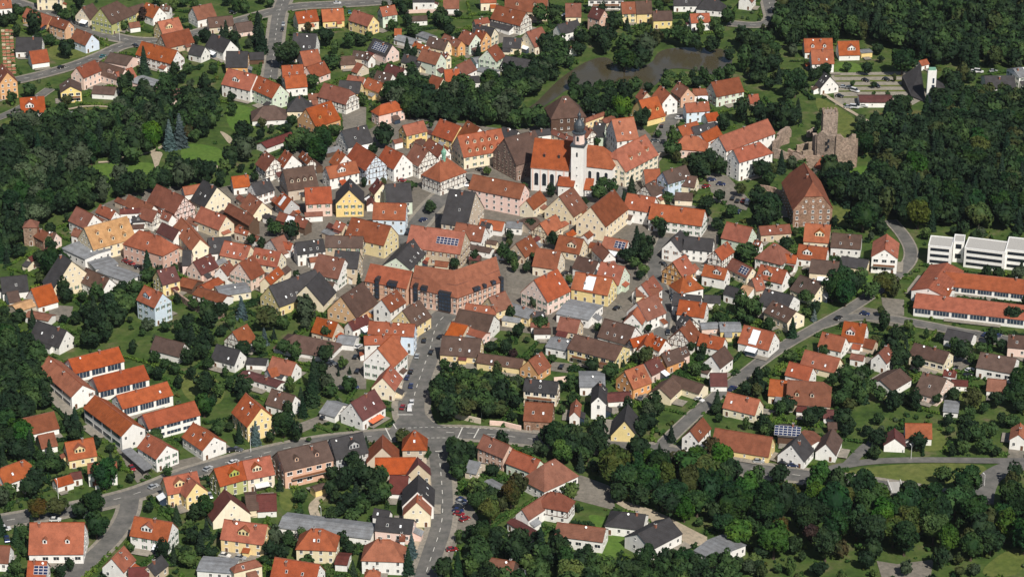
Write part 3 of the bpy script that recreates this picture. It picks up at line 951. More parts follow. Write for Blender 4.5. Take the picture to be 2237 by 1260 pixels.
# trees: centre and half-height of the crown, kind
TREES = {
(0, 0): "390 290 90 d,560 460 60 b,760 560 90 d,660 110 45 d,740 180 70 b,850 170 60 b,1650 700 170 c,340 1030 80 b,130 1120 60 b,1320 180 50 d,1440 980 100 d,1560 1080 110 d,1650 960 70 d,1430 1180 90 d,1750 1200 90 d,1900 1180 80 d,1990 520 40 d,1900 880 60 b,2000 800 60 d,900 20 70 d,180 90 50 d,130 210 60 d,190 360 50 d,1650 180 55 p,1420 290 50 l",
(400, 0): "860 330 200 c,900 450 180 c,490 330 100 c,1195 600 150 d,1590 220 80 c,1640 420 90 d,1900 460 80 b,2050 460 60 d,1740 560 60 b,1700 700 90 b,1480 930 70 b,240 990 90 d,330 1100 90 d,60 1150 110 d,50 780 60 b,2060 1150 60 b,600 60 70 b,700 80 60 b,280 430 50 d,1430 320 50 o,1000 30 50 b",
(800, 0): "430 90 70 d,350 20 60 d,480 240 60 d,560 330 80 b,850 200 80 d,920 250 80 b,960 340 70 d,1050 160 40 d,30 420 40 b,2000 180 90 b,2060 500 80 d,540 920 110 d,430 1000 120 d,300 1060 120 d,600 1050 100 d,720 1100 120 d,900 1180 110 d,500 1200 120 d,1100 1000 110 b,1200 1080 100 b,1420 960 120 d,1640 830 90 d,1700 920 110 d,1850 840 90 b,1900 930 100 d,1650 1030 80 d,1500 1080 90 b,1600 1180 90 g,1050 1200 90 d,1350 1200 90 b,1960 740 60 d,560 590 40 b,1730 610 40 y",
(1200, 0): "60 130 80 d,750 230 90 d,650 430 100 d,540 400 80 d,640 520 90 d,860 480 100 b,860 650 120 d,1000 700 80 d,1100 550 110 g,1050 640 100 d,1230 440 70 o,1330 380 80 b,1470 400 90 b,1590 440 80 b,1680 490 60 d,1850 480 90 d,1950 380 80 b,1900 270 60 b,2050 200 80 b,380 440 80 d,340 560 70 d,40 500 80 d,60 700 70 b,240 720 50 b,60 850 60 d,270 950 70 d,290 1080 90 b,420 1050 80 d,560 1000 60 b,680 985 60 b,800 985 55 b,700 1080 80 d,850 1060 80 d,990 960 70 b,500 1180 80 b,650 1180 70 d,780 1180 70 b,1380 870 65 b,1330 955 55 b,1530 885 60 b,1640 870 50 d,1760 850 60 b,1850 900 70 b,1700 940 60 d,1960 870 60 b,2060 830 70 b,2060 600 70 d",
(1600, 0): "1950 690 140 d,720 950 130 d,660 1080 80 d,200 480 110 d,350 450 100 b,130 700 100 b,250 640 100 d,380 600 100 y,470 720 90 d,300 800 90 d,100 420 80 d,480 560 80 b,1540 790 60 d,1320 760 50 b,420 960 60 d,1070 790 50 d,1380 960 30 b,1620 970 30 d,1860 900 30 y,1620 1080 25 b,1780 1080 30 b",
(1837, 0): "1300 880 80 d,1200 880 60 b,1390 850 80 y,1480 880 60 d,1300 980 90 d,1250 1100 100 d,1420 1180 120 d,1600 1150 90 d,1800 1180 90 b,2000 1160 80 d",
(0, 220): "1940 390 180 s,2060 340 200 s,1040 570 130 d,700 850 230 c,1740 390 120 b,1620 130 120 d,250 600 110 c,1520 620 100 b,1380 880 100 g,300 820 130 g,430 900 120 g,900 950 90 b,1130 900 90 b,1580 930 90 b,1940 830 110 b,2040 720 90 b",
(400, 220): "170 130 150 d,300 60 120 d,230 300 100 d,60 380 60 o,560 100 60 b,690 350 80 d,640 490 80 d,550 620 100 d,700 560 110 g,1350 460 100 b,1480 480 110 b,1620 420 120 d,1540 590 120 d,1750 330 80 b,1250 500 80 b,430 890 80 d,820 870 50 d,1250 230 50 b,1950 420 50 b",
(800, 220): "210 390 115 d,560 120 80 d,650 90 90 d,780 100 100 d,900 120 90 d,1000 160 100 d,1130 100 100 d,1250 130 100 d,1400 170 100 b,1350 60 90 d,1560 130 110 g,1700 230 90 b,1850 190 110 b,1980 160 90 b,2000 260 80 d,1650 50 100 d,500 970 60 b,1390 810 40 l,730 1190 50 b,80 560 50 d",
(1200, 220): "820 100 120 b,730 150 80 b,1060 220 90 d,540 100 90 d,430 60 90 d,1240 380 40 b,1420 430 90 l,1410 560 90 b,1700 690 110 d,1850 650 100 d,1760 780 90 d,1950 760 90 d,610 960 60 b,570 1060 90 b,720 1000 70 b,400 1160 50 d,2000 250 80 d,20 1030 60 d,550 480 40 b,1370 1100 60 b,1800 1180 80 d,1950 1100 60 d",
(1600, 220): "100 130 90 d,300 150 100 d,450 130 90 d,560 210 110 d,700 170 90 d,650 60 80 b,780 210 70 c,560 700 140 c,340 800 100 d,1130 790 140 d,1200 930 150 d,1050 900 100 d,1250 1050 100 d,1330 760 60 d,430 900 60 b,300 1100 110 d,420 1160 120 d,90 1020 60 y,1500 500 120 d,1480 350 90 d",
(0, 440): "600 700 170 d,480 650 90 d,700 780 90 d,830 830 80 b,1690 720 170 c,1690 860 80 b,720 1000 90 d,950 1080 60 b,1110 1060 80 b,1350 1080 90 b,1480 1150 100 b,1400 1000 70 d,570 490 50 b,230 560 70 d,470 890 60 y,650 950 70 b,1550 1000 80 b",
(400, 440): "1050 310 70 b,1240 350 90 d,1000 240 40 d,780 440 50 d,900 470 70 d,670 1220 140 s,1040 1150 110 c,1390 1180 90 g,1910 270 40 d,120 1180 60 b,250 1200 70 b,430 1230 70 d",
(800, 440): "740 60 60 d,1240 630 60 d,1010 710 60 d,1570 580 70 b,1650 640 70 b,1700 740 60 b,1830 760 50 d,1640 400 50 d,1920 640 50 b,1930 1150 60 g,1880 250 60 d",
(1200, 440): "1000 480 210 c,1050 520 100 d,900 600 90 d,1100 600 90 d,980 700 70 b,1260 250 80 b,1290 330 70 d,1150 480 60 d,1080 780 60 l,230 900 40 l,1930 250 70 d,2000 690 40 b,50 450 70 d",
(1600, 440): "170 560 110 b,620 500 60 d,1240 780 120 c,1250 900 140 d,1150 1000 120 d,1400 950 100 d,1300 1060 120 d,1480 870 90 b,1600 1010 100 b,1760 920 120 y,1850 1000 80 y,420 90 120 d,350 170 110 d,500 130 80 d,1170 230 45 d,1500 150 160 d,1400 200 110 d,1700 300 70 d,800 1010 100 c,850 1080 80 b,680 910 50 d,430 930 50 b,640 780 50 b,100 1180 100 b,250 1230 90 b",
(0, 660): "1100 230 110 d,1000 130 90 d,1250 80 120 d,1350 150 100 d,1200 330 110 d,1050 400 110 d,1400 60 90 b,1520 520 60 d,900 430 60 l,1780 640 60 b,1900 720 50 b,2000 760 60 b,1700 780 70 b,1640 340 40 b,1900 270 60 b",
(400, 660): "100 810 60 d,240 950 110 d,420 1010 70 l,700 960 110 d,540 920 60 b,480 800 50 b,300 180 110 d,450 90 70 d,550 210 70 b,950 190 110 y,1150 240 60 b,1040 370 90 c,930 390 110 s,870 500 80 b,1150 520 70 b,1280 580 90 b,1650 340 80 d,1420 120 100 g,1400 250 60 g,1500 820 220 c,1480 1000 200 c,1350 1080 120 c,1620 600 90 d,1660 520 60 d,1780 800 50 c,1910 780 50 c,1640 900 60 b,1700 1010 70 b,250 400 110 d,120 320 90 b,60 250 80 d,200 550 100 d,60 620 80 d,280 700 60 b,1230 960 60 l,1830 700 60 l",
(800, 660): "1430 510 60 d,1750 330 70 d,1660 130 60 d,2000 240 70 b,1690 580 50 p,1850 640 30 b,900 720 50 b",
(1200, 660): "500 700 80 d,700 800 80 b,850 710 70 c,1000 640 60 d,550 290 50 b,1140 300 40 d,1680 770 70 b,1790 750 60 d,1630 520 50 d,1760 560 60 d,260 1130 70 b,1220 1110 80 d,1950 170 50 b,30 640 40 b",
(1600, 660): "690 290 130 c,940 150 75 s,660 620 70 b,300 860 70 d,150 990 70 d,400 790 50 b,1150 870 60 b,1350 960 110 b,1480 830 80 b,1420 1000 90 b,1250 1100 90 b,1550 970 80 b,1830 560 90 d,1880 640 80 d,1870 380 80 d,1960 360 70 c,1050 560 50 b,420 270 60 b,1700 100 50 y,100 150 60 b,200 200 60 b",
(1837, 660): "980 370 40 b,800 360 40 b,750 450 80 c,700 620 90 d,880 700 80 d,640 690 70 d,1400 560 110 d,1300 480 60 b,1500 640 60 b,1620 510 60 b,1980 130 90 d,1140 390 50 d,2060 900 120 d,2000 1060 130 d,1800 1100 100 d,1300 1050 80 d,1500 1120 100 y,1100 1110 50 d,850 1130 90 d,100 970 100 b,50 820 80 b,1840 500 60 d",
(0, 840): "860 370 130 c,760 400 100 c,850 570 80 d,1200 1030 145 d,620 900 100 b,700 920 60 d,400 1050 110 d,480 940 60 b,450 820 60 b,1920 990 60 b",
(400, 840): "240 220 120 d,640 550 130 c,830 550 150 s,1000 600 60 d,1150 440 130 d,1300 560 80 d,1200 300 70 d,1370 250 130 c,1440 625 25 b,1110 1130 90 c,1700 1010 70 d,1950 900 100 d,2000 1000 100 d,1850 1100 90 d,420 450 60 b,530 480 50 d,1760 480 40 d",
(800, 840): "1040 760 110 d,1020 900 100 d,1130 850 70 b,1200 780 70 d,980 700 60 b,680 790 65 b,1050 1000 80 b,1450 980 70 d,1280 1180 110 l,1750 1150 90 o,160 1040 90 b,60 1030 80 d,200 1180 90 b,80 1200 80 d,2060 600 90 d,2040 760 60 d",
(1200, 840): "80 640 130 d,200 560 130 d,330 640 130 d,450 720 130 d,150 760 120 b,560 560 110 d,100 600 110 d,300 600 110 d,250 720 110 d,400 800 110 b,550 640 100 d,620 720 100 d,520 480 60 b,1050 500 90 d,1150 400 90 d,1250 270 80 d,1100 250 60 b,1400 560 110 c,1260 750 90 c,940 720 60 b,1920 270 60 d,150 290 40 b,1150 880 120 b,1000 970 130 d,850 950 100 o,1500 870 120 o,1700 790 110 b,1860 720 80 o,1300 900 110 d,760 820 90 d",
(1600, 840): "640 230 90 d,560 280 70 b,900 380 90 d,1280 380 110 d,1350 480 70 d,1290 540 60 d,540 1020 90 d,1030 1050 120 b,1640 620 70 d,1620 780 60 d,1000 340 60 d,1450 140 80 b,1700 100 80 b,1850 160 70 d,1300 100 90 b",
(1837, 840): "430 620 80 d,400 790 60 d,1270 760 50 d,1400 600 90 d,1550 560 90 b,1700 520 80 b,1500 460 80 d,1650 680 90 b,1780 760 50 d,1400 720 70 b,1430 400 60 d,1500 200 70 b,1250 520 50 b,1850 400 60 d,850 230 50 d,800 150 60 b,620 170 60 b,1440 1120 170 d",
(0, 1020): "440 460 120 o,660 460 100 y,1080 430 130 d,1000 420 80 d,1100 660 130 d,350 240 110 d,250 740 80 b,280 970 50 b,170 1150 70 b,700 1190 70 d,800 1120 60 d,1990 1000 130 c,1500 920 40 b,1920 340 40 b",
(400, 1020): "250 450 120 d,140 500 100 d,270 700 130 c,200 850 130 c,120 800 80 d,1050 800 110 g,1000 950 90 d,1200 830 80 b,1150 960 80 d,1360 750 60 b,1830 830 70 d,1900 930 70 d,730 1170 70 c,1700 250 80 d,1900 380 90 d,1700 540 80 d,1800 470 80 d,1950 540 70 b,2050 450 80 b,2080 100 100 d,1850 150 90 d,1350 340 60 b,1330 510 50 b",
(800, 1020): "520 900 150 s,480 1080 160 c,1290 360 120 b,1420 500 120 y,1660 330 120 o,1560 430 70 o,1200 760 90 d,1350 780 130 d,1500 850 120 d,1250 880 110 d,1060 790 50 l,1050 1120 180 c,1200 1050 80 d,1740 850 110 d,1900 960 90 d,1620 940 80 b,2000 820 150 c,1850 1120 90 l,2000 1150 80 b,150 150 110 d,200 320 90 b,100 350 80 d,890 1170 90 d,1440 1000 80 d",
(1200, 1020): "100 900 110 d,60 1050 100 d,370 1080 110 d,440 950 60 d,700 1150 90 b,1100 1060 130 d,1000 1150 90 d,1300 1100 100 d,1550 1080 120 d,330 470 35 b,900 130 160 d,1100 180 140 d,1050 320 110 d,800 280 100 d,1450 300 130 d,1550 480 120 b,1400 460 110 d,1700 400 140 d,1850 300 140 d,1900 520 110 d,2000 650 120 d,1720 620 50 b,1600 180 150 y",
(1600, 1020): "560 690 120 o,950 480 150 d,1000 180 150 b,520 100 110 d,1650 380 150 b,230 650 100 b,350 330 130 b,900 780 90 p,1850 750 140 y,1600 950 100 d,1250 950 90 o,1000 1150 90 d,1250 680 110 y,700 900 90 d,200 200 100 d",
(1837, 1020): "420 350 140 b,1080 530 140 l,1450 180 120 d,1430 350 120 d,1600 720 150 d,1500 900 140 d,1150 1050 100 d,950 300 90 o,1950 330 140 d,1850 560 120 d,2050 500 130 d,2000 80 100 d,300 1050 100 d,750 1150 80 g",
}
# woods filled with trees: photo outline, spacing in metres, crown radius range, kinds
WOODS = [
 ([(1700, 25), (1770, 10), (1860, 20), (1960, 25), (2060, 15), (2480, 12), (2480, 150), (2150, 152), (2060, 150), (1990, 110), (1900, 92), (1840, 78), (1760, 80), (1730, 110), (1700, 70)], 7.5, 3.8, 6.0, "ddddbcby"),
 ([(1935, 265), (2040, 235), (2480, 220), (2480, 505), (2060, 498), (2000, 505), (1950, 470), (1905, 480), (1850, 455), (1830, 420), (1870, 410), (1930, 395), (1935, 350), (1900, 340), (1880, 300)], 7.0, 3.8, 6.0, "ddddddbcyc"),
 ([(1230, 950), (1330, 985), (1420, 995), (1440, 1010), (1560, 1025), (1640, 1060), (1700, 1080), (1740, 1110), (1800, 1085), (1900, 1085), (2020, 1100), (2120, 1105), (2140, 1150), (2480, 1080), (2480, 1180), (2160, 1215), (2090, 1210), (1960, 1200), (1880, 1215), (1760, 1230), (1640, 1200), (1560, 1165), (1470, 1110), (1420, 1100), (1350, 1075), (1290, 1010)], 8.2, 4.4, 6.8, "dddbbyd"),
 ([(25, 285), (80, 268), (200, 268), (270, 240), (290, 215), (360, 215), (400, 240), (470, 240), (480, 270), (400, 300), (330, 320), (320, 340), (230, 345), (180, 370), (180, 400), (220, 425), (330, 400), (350, 385), (470, 375), (450, 395), (380, 410), (330, 410), (270, 430), (200, 450), (120, 470), (50, 500), (40, 560), (-240, 580), (-240, 340)], 6.8, 3.4, 5.6, "dddbbgc"),
 ([(-240, 690), (30, 730), (80, 770), (115, 830), (128, 880), (60, 900), (120, 990), (90, 1010), (-240, 980)], 6.2, 3.4, 5.0, "dddcb"),
 ([(950, 835), (1000, 835), (1060, 845), (1130, 860), (1140, 885), (1080, 905), (1000, 910), (985, 925), (950, 895), (935, 860)], 5.2, 2.8, 4.8, "dbblyd"),
 ([(1120, 1190), (1180, 1200), (1240, 1230), (1330, 1245), (1480, 1220), (1580, 1230), (1640, 1390), (1000, 1390), (1020, 1210)], 6.5, 2.8, 4.6, "ddbbl"),
 ([(1040, 215), (1150, 175), (1190, 130), (1270, 80), (1240, 120), (1180, 190), (1130, 235), (1060, 270), (900, 270), (840, 215), (900, 190)], 6.0, 3.0, 4.8, "ddbbg"),
 ([(2040, 215), (2130, 205), (2480, 205), (2480, 225), (2050, 240)], 6.0, 3.0, 4.4, "ddby"),
]
CARS = {
(0, 0): "865 270 10 4 black,975 305 10 4 grey,705 775 10 -3 black,1555 530 10 4 black,1180 650 10 -6 teal",
(400, 0): "570 150 10 2 black,1140 345 -1 10 black,1770 40 10 0 white,1910 150 3 8 teal,1150 285 -1 10 silver",
(0, 220): "145 170 10 -4 black", (800, 220): "1305 795 10 3 black,1120 920 4 10 white,1145 965 4 10 white,420 920 10 1 red",
(800, 440): "655 215 10 -4 blue,475 330 4 -8 black,470 365 4 -8 black",
(1200, 220): "1290 295 2 -8 black,1490 205 10 1 white,1860 910 10 -1 blue,1970 960 10 1 blue,1215 465 10 0 grey,1800 985 10 -3 red",
(1600, 220): "60 1150 4 -9 black,125 1150 4 -9 red,172 1168 4 -9 white,5 1120 4 -9 black",
(1600, 440): "70 120 4 -5 blue",
(1600, 0): "1525 925 10 3 black,1765 915 10 3 black,1275 1000 10 1 silver,1345 1010 10 1 grey,1660 990 8 4 black,1405 1045 10 3 white,1230 1105 10 2 black,1400 1232 10 1 white,1510 1218 10 1 white,1790 1208 10 1 white,1330 1232 10 1 silver",
(1837, 0): "1400 830 10 1 blue,1520 825 10 1 white,1580 825 10 1 white,1750 820 10 1 silver",
(1837, 660): "275 135 10 2 blue,1660 375 8 -5 blue,1800 390 8 -5 blue,1475 780 10 -3 white,1455 835 10 -3 black,1320 760 3 -9 black",
(800, 660): "665 440 2 -9 black,860 400 9 -5 black,745 575 4 -9 black,585 620 3 -9 silver,515 795 4 -9 black,470 865 4 -9 blue,515 960 2 -9 blue,523 1150 1 -9 white,500 1218 1 -9 white,418 1205 4 -9 red,690 300 4 -6 black",
(400, 660): "2010 510 9 -6 white,1980 625 4 -6 black,1660 710 10 3 black,1715 700 10 3 grey,2000 790 4 -8 black,1960 970 10 3 blue,1915 890 9 5 silver",
(400, 840): "560 750 10 -2 black,625 745 10 2 grey,285 965 9 -5 silver,580 890 9 -4 white,1620 375 8 -5 black",
(0, 840): "1515 960 5 6 red,1760 1170 10 -4 silver", (0, 1020): "635 605 10 0 white,45 715 10 -2 white,80 830 2 9 blue,1010 560 10 -2 grey",
(800, 1020): "1090 410 10 4 silver,1060 460 10 2 black,1055 500 10 2 blue,1065 540 10 2 red,1130 595 10 -4 red,985 945 10 -1 red,1095 380 10 4 blue",
(1200, 440): "1310 720 8 4 black,180 825 9 -5 black,780 1222 9 -5 black,1410 1090 -1 9 black,1420 1120 -1 9 grey",
(1200, 660): "1232 140 5 -9 black,1222 190 5 -9 grey,140 740 5 -9 black,1050 1095 3 -6 grey,1720 1120 10 4 white,830 985 10 4 white,2090 990 4 -6 blue,1360 350 1 8 black",
(1600, 660): "1215 185 9 -5 black,5 990 9 -5 blue", (1600, 840): "300 880 10 1 silver,700 925 10 1 blue,590 905 10 2 black",
(0, 440): "1450 690 10 3 red,1595 750 10 -3 black,1505 715 10 3 red", (400, 1020): "480 1015 10 2 white,660 1040 10 2 silver,305 330 3 8 silver",
(0, 660): "420 195 10 4 white",
}
# ------------------------------------------------------------------ windows, dormers and other shared pieces
def window_mesh(w, h, shutter=None, glass="glass", frame="frame"):
    b = MB()                                          # outward is +y, origin at the window's middle on the wall face
    b.box(-w / 2, w / 2, -0.05, 0.05, -h / 2, h / 2, 0)
    t = 0.12
    for sx in (-1, 1):                                # two panes either side of the mullion
        x0, x1 = (sx * (w / 2 - t), sx * 0.04) if sx < 0 else (0.04, w / 2 - t)
        b.box(x0, x1, 0.02, 0.062, -h / 2 + t, h / 2 - t, 1)
    b.box(-w / 2 - 0.08, w / 2 + 0.08, 0.0, 0.16, -h / 2 - 0.1, -h / 2 - 0.01, 0)
    mats = [frame, glass]
    if shutter:
        for sx in (-1, 1): b.box(min(sx * w / 2, sx * (w / 2 + 0.5)), max(sx * w / 2, sx * (w / 2 + 0.5)), 0.0, 0.07, -h / 2, h / 2, 2)
        mats.append(shutter)
    return b.mesh("window", mats)
WIN = {"plain": window_mesh(1.15, 1.5), "small": window_mesh(0.8, 1.0), "green": window_mesh(1.0, 1.4, "shutter_green"), "brown": window_mesh(1.0, 1.4, "shutter_brown"),
       "tall": window_mesh(1.2, 1.9), "stone": window_mesh(1.0, 1.3, None, "glass", "stone_trim"), "wide": window_mesh(2.2, 1.5)}
def door_mesh():
    b = MB(); b.box(-0.65, 0.65, -0.05, 0.06, 0, 2.25, 0); b.box(-0.5, 0.5, 0.0, 0.09, 0, 2.1, 1); b.box(-0.8, 0.8, 0, 0.5, 0, 0.15, 2)
    return b.mesh("door", ["frame", "door_wood", "concrete"])
DOOR = door_mesh()
def chimney_mesh():
    b = MB(); b.box(-0.35, 0.35, -0.45, 0.45, -0.9, 1.25, 0); b.box(-0.43, 0.43, -0.53, 0.53, 1.25, 1.4, 1); b.box(-0.2, 0.2, -0.3, 0.3, 1.4, 1.55, 2)
    return b.mesh("chimney", ["brick", "concrete", "dark_metal"])
CHIM = chimney_mesh()
def dish_mesh():
    b = MB(); b.lathe([(0.05, -0.05), (0.3, 0.0), (0.42, 0.1)], 10, 0); b.box(-0.03, 0.03, -0.03, 0.03, -0.6, 0.0, 1)
    return b.mesh("satellite_dish", ["white_metal", "dark_metal"])
DISH = dish_mesh()
DORM = {}
def dormer_mesh(roof, wall, wide=1.7, pitch=45):
    key = (roof, wall, wide, round(pitch))
    if key in DORM: return DORM[key]
    b = MB(); w, h = wide / 2, 1.5; tp = math.tan(math.radians(pitch)); back = -(h + w * 0.6) / tp - 0.3   # runs back into the slope
    b.poly([(-w, 0, -0.2), (w, 0, -0.2), (w, 0, h), (0, 0, h + w * 0.7), (-w, 0, h)], 1)
    for s in (-1, 1): b.poly([(s * w, 0, -0.2), (s * w, back, -0.2), (s * w, back, h), (s * w, 0, h)][::s], 1)
    e = 0.22
    for s in (-1, 1):
        b.poly([(0, e, h + w * 0.7 + 0.12), (s * (w + e), e, h - 0.05), (s * (w + e), back, h - 0.05), (0, back, h + w * 0.7 + 0.12)], 0)
        b.poly([(0, e, h + w * 0.7 - 0.02), (s * (w + e), e, h - 0.19), (s * (w + e), e, h - 0.05), (0, e, h + w * 0.7 + 0.12)], 0)
    n = max(1, int(wide / 1.1))
    for i in range(n):
        cx = (i - (n - 1) / 2) * (wide / n); b.box(cx - 0.36, cx + 0.36, -0.02, 0.05, 0.25, h - 0.15, 2)
    DORM[key] = b.mesh("dormer", ["roof_" + roof, "wall_" + wall, "glass"]); return DORM[key]
def skylight_mesh(w, h, m):
    b = MB(); b.box(-w / 2, w / 2, -h / 2, h / 2, -0.02, 0.10, 0); b.box(-w / 2 + .08, w / 2 - .08, -h / 2 + .08, h / 2 - .08, 0.05, 0.125, 1)
    return b.mesh("skylight", ["frame" if m == "glass" else "dark_metal", m])
SKYL = skylight_mesh(0.85, 1.2, "skylight_white"); SKYD = skylight_mesh(0.85, 1.2, "glass")
SOLP = None
def solar_mesh(w, h):
    b = MB(); b.box(-w / 2, w / 2, -h / 2, h / 2, 0.05, 0.12, 0); b.box(-w / 2 + .06, w / 2 - .06, -h / 2 + .06, h / 2 - .06, 0.1, 0.135, 1)
    return b.mesh("solar_panel", ["white_metal", "solar"])
SOLP = solar_mesh(1.6, 1.0)

# ------------------------------------------------------------------ buildings
VIEW = Vector((0, -1, 0))
def solid_roof(b, faces, t, m=0):
    """top faces plus a lowered copy and the edge between them"""
    key = lambda p: tuple(round(c, 4) for c in p); cnt = {}
    for f in faces:
        b.poly(f, m); b.poly([(p[0], p[1], p[2] - t) for p in reversed(f)], m)
        for i in range(len(f)):
            e = (key(f[i]), key(f[(i + 1) % len(f)])); cnt.setdefault(frozenset(e), []).append((f[i], f[(i + 1) % len(f)]))
    for e, l in cnt.items():
        if len(l) == 1:
            p, q = l[0]; b.poly([q, p, (p[0], p[1], p[2] - t), (q[0], q[1], q[2] - t)], m)
class Block:
    """one roofed block: ridge along local x, eaves at +-w/2"""
    def __init__(s, L, w, h, pitch, ha=0.0, hb=0.0):
        s.L, s.w, s.h, s.tp = L, w, h, math.tan(math.radians(pitch)); s.zr = h + w / 2 * s.tp; s.ha, s.hb = ha, hb
        s.ia, s.ib = ha * w / 2 * 0.95, hb * w / 2 * 0.95     # hip run beyond the ridge ends
        s.xa, s.xb = -L / 2 - s.ia, L / 2 + s.ib
        s.t = 0.2; s.oe = 0.35 if w > 5 else 0.2; s.og = 0.25
    def roof(s):
        L, w, h, zr = s.L, s.w, s.h, s.zr; b = MB(); F = []
        for sy in (-1, 1):
            pts = [(s.xa, sy * w / 2, h), (s.xb, sy * w / 2, h)]
            if 0 < s.hb < 1: pts.append((s.xb, sy * s.hb * w / 2, zr - s.hb * (zr - h)))
            pts.append((L / 2, 0, zr)); 
            if L > 0.02: pts.append((-L / 2, 0, zr))
            if 0 < s.ha < 1: pts.append((s.xa, sy * s.ha * w / 2, zr - s.ha * (zr - h)))
            F.append(pts if sy < 0 else pts[::-1])
        for f, x, xr, d in ((s.ha, s.xa, -L / 2, -1), (s.hb, s.xb, L / 2, 1)):
            if f > 0:
                y, z = f * w / 2, zr - f * (zr - h); tri = [(x, -y, z), (x, y, z), (xr, 0, zr)]; F.append(tri if d > 0 else tri[::-1])
        solid_roof(b, F, s.t); return b
    def walls(s):
        b = MB(); W = s.w / 2 - s.oe; x0 = s.xa + (s.oe if s.ha >= 1 else s.og); x1 = s.xb - (s.oe if s.hb >= 1 else s.og)
        hw = s.h + s.oe * s.tp - s.t - 0.02; s.W, s.x0, s.x1, s.hw = W, x0, x1, hw
        for sy in (-1, 1):
            q = [(x0, sy * W, 0), (x1, sy * W, 0), (x1, sy * W, hw), (x0, sy * W, hw)]; b.poly(q if sy < 0 else q[::-1])
        for f, x, d in ((s.ha, x0, -1), (s.hb, x1, 1)):
            q = [(x, -W, 0), (x, W, 0), (x, W, hw)]
            if f < 1:
                zt = s.zr - s.t - 0.04
                if f > 0:
                    y = f * s.w / 2; z = zt - f * (s.zr - s.h); y = min(y, W); q += [(x, y, z), (x, -y, z)]
                else: q += [(x, 0, zt)]
            q += [(x, -W, hw)]; b.poly(q if d > 0 else q[::-1])
        return b
def window_grid(blk, side, style, gap=2.9):
    """window spots (x, y, z, rz) on one wall: side 'f' -y, 'b' +y, 'l' -x, 'r' +x"""
    out = []; st = max(1, int((blk.hw - 0.2) / 2.65)); fh = blk.hw / st
    if side in 'fb':
        n = max(1, int((blk.x1 - blk.x0 - 0.6) / gap)); y = -blk.W if side == 'f' else blk.W; rz = math.pi if side == 'f' else 0
        for i in range(n):
            x = blk.x0 + (i + 0.5) * (blk.x1 - blk.x0) / n
            for k in range(st):
                out.append((x, y, k * fh + fh * 0.56, rz, k, i))
    else:
        x = blk.x0 if side == 'l' else blk.x1; rz = math.pi / 2 if side == 'l' else -math.pi / 2; f = blk.ha if side == 'l' else blk.hb
        n = max(1, int((2 * blk.W - 0.6) / (gap * 0.92)))
        for i in range(n):
            y = -blk.W + (i + 0.5) * 2 * blk.W / n
            for k in range(st): out.append((x, y, k * fh + fh * 0.56, rz, k, i))
        z = blk.hw + 1.25; top = blk.zr - (f * (blk.zr - blk.h))
        while z + 1.1 < top and f < 1:
            half = (blk.zr - z - 0.9) / blk.tp - 0.5
            if half < 0.25: break
            m = max(1, min(3, int(half * 2 / 2.2)))
            for i in range(m): out.append((x, (i - (m - 1) / 2) * 2 * half / max(m, 1) if m > 1 else 0, z, rz, 9, i))
            z += 2.7
    return out
def timber_part(blk, side):
    b = MB(); wd, d = 0.26, 0.06
    def P(s, z):
        if side == 'f': return (s, -blk.W, z)
        if side == 'b': return (s, blk.W, z)
        if side == 'l': return (blk.x0, s, z)
        return (blk.x1, s, z)
    nrm = {'f': (0, -1, 0), 'b': (0, 1, 0), 'l': (-1, 0, 0), 'r': (1, 0, 0)}[side]
    s0, s1 = (blk.x0, blk.x1) if side in 'fb' else (-blk.W, blk.W); f = blk.ha if side == 'l' else blk.hb
    zs = [2.7]; z = 2.7
    top = blk.hw if side in 'fb' else blk.zr - f * (blk.zr - blk.h) - 0.6
    while z + 2.4 < top: z += 2.5; zs.append(z)
    def lim(z):
        if side in 'fb' or z <= blk.hw: return s0 + 0.15, s1 - 0.15
        h_ = max(0.0, (blk.zr - 0.35 - z) / blk.tp - 0.1); return -h_, h_
    lv = zs + [top]
    for i, z in enumerate(zs):
        a, c = lim(z)
        if c - a < 0.6: continue
        b.bar(P(a, z), P(c, z), wd, d, nrm)
        z2 = lv[i + 1]; a2, c2 = lim(z2); a3, c3 = max(a, a2), min(c, c2); n = max(1, int((c3 - a3) / 1.7))
        if z2 - z < 0.8: continue
        for k in range(n + 1):
            x = a3 + (c3 - a3) * k / n; b.bar(P(x, z), P(x, z2), wd * .9, d * .9, nrm)
        if n >= 2:
            dx = (c3 - a3) / n
            b.bar(P(a3, z2), P(a3 + dx, z), wd * .8, d * .8, nrm); b.bar(P(c3, z2), P(c3 - dx, z), wd * .8, d * .8, nrm)
    if side in 'lr' and f < 1:
        for sg in (-1, 1): b.bar(P(sg * blk.W, blk.hw), P(sg * max(0.02, f * blk.w / 2), blk.zr - blk.t - 0.15 - f * (blk.zr - blk.h)), wd, d * 1.1, nrm)
    return b
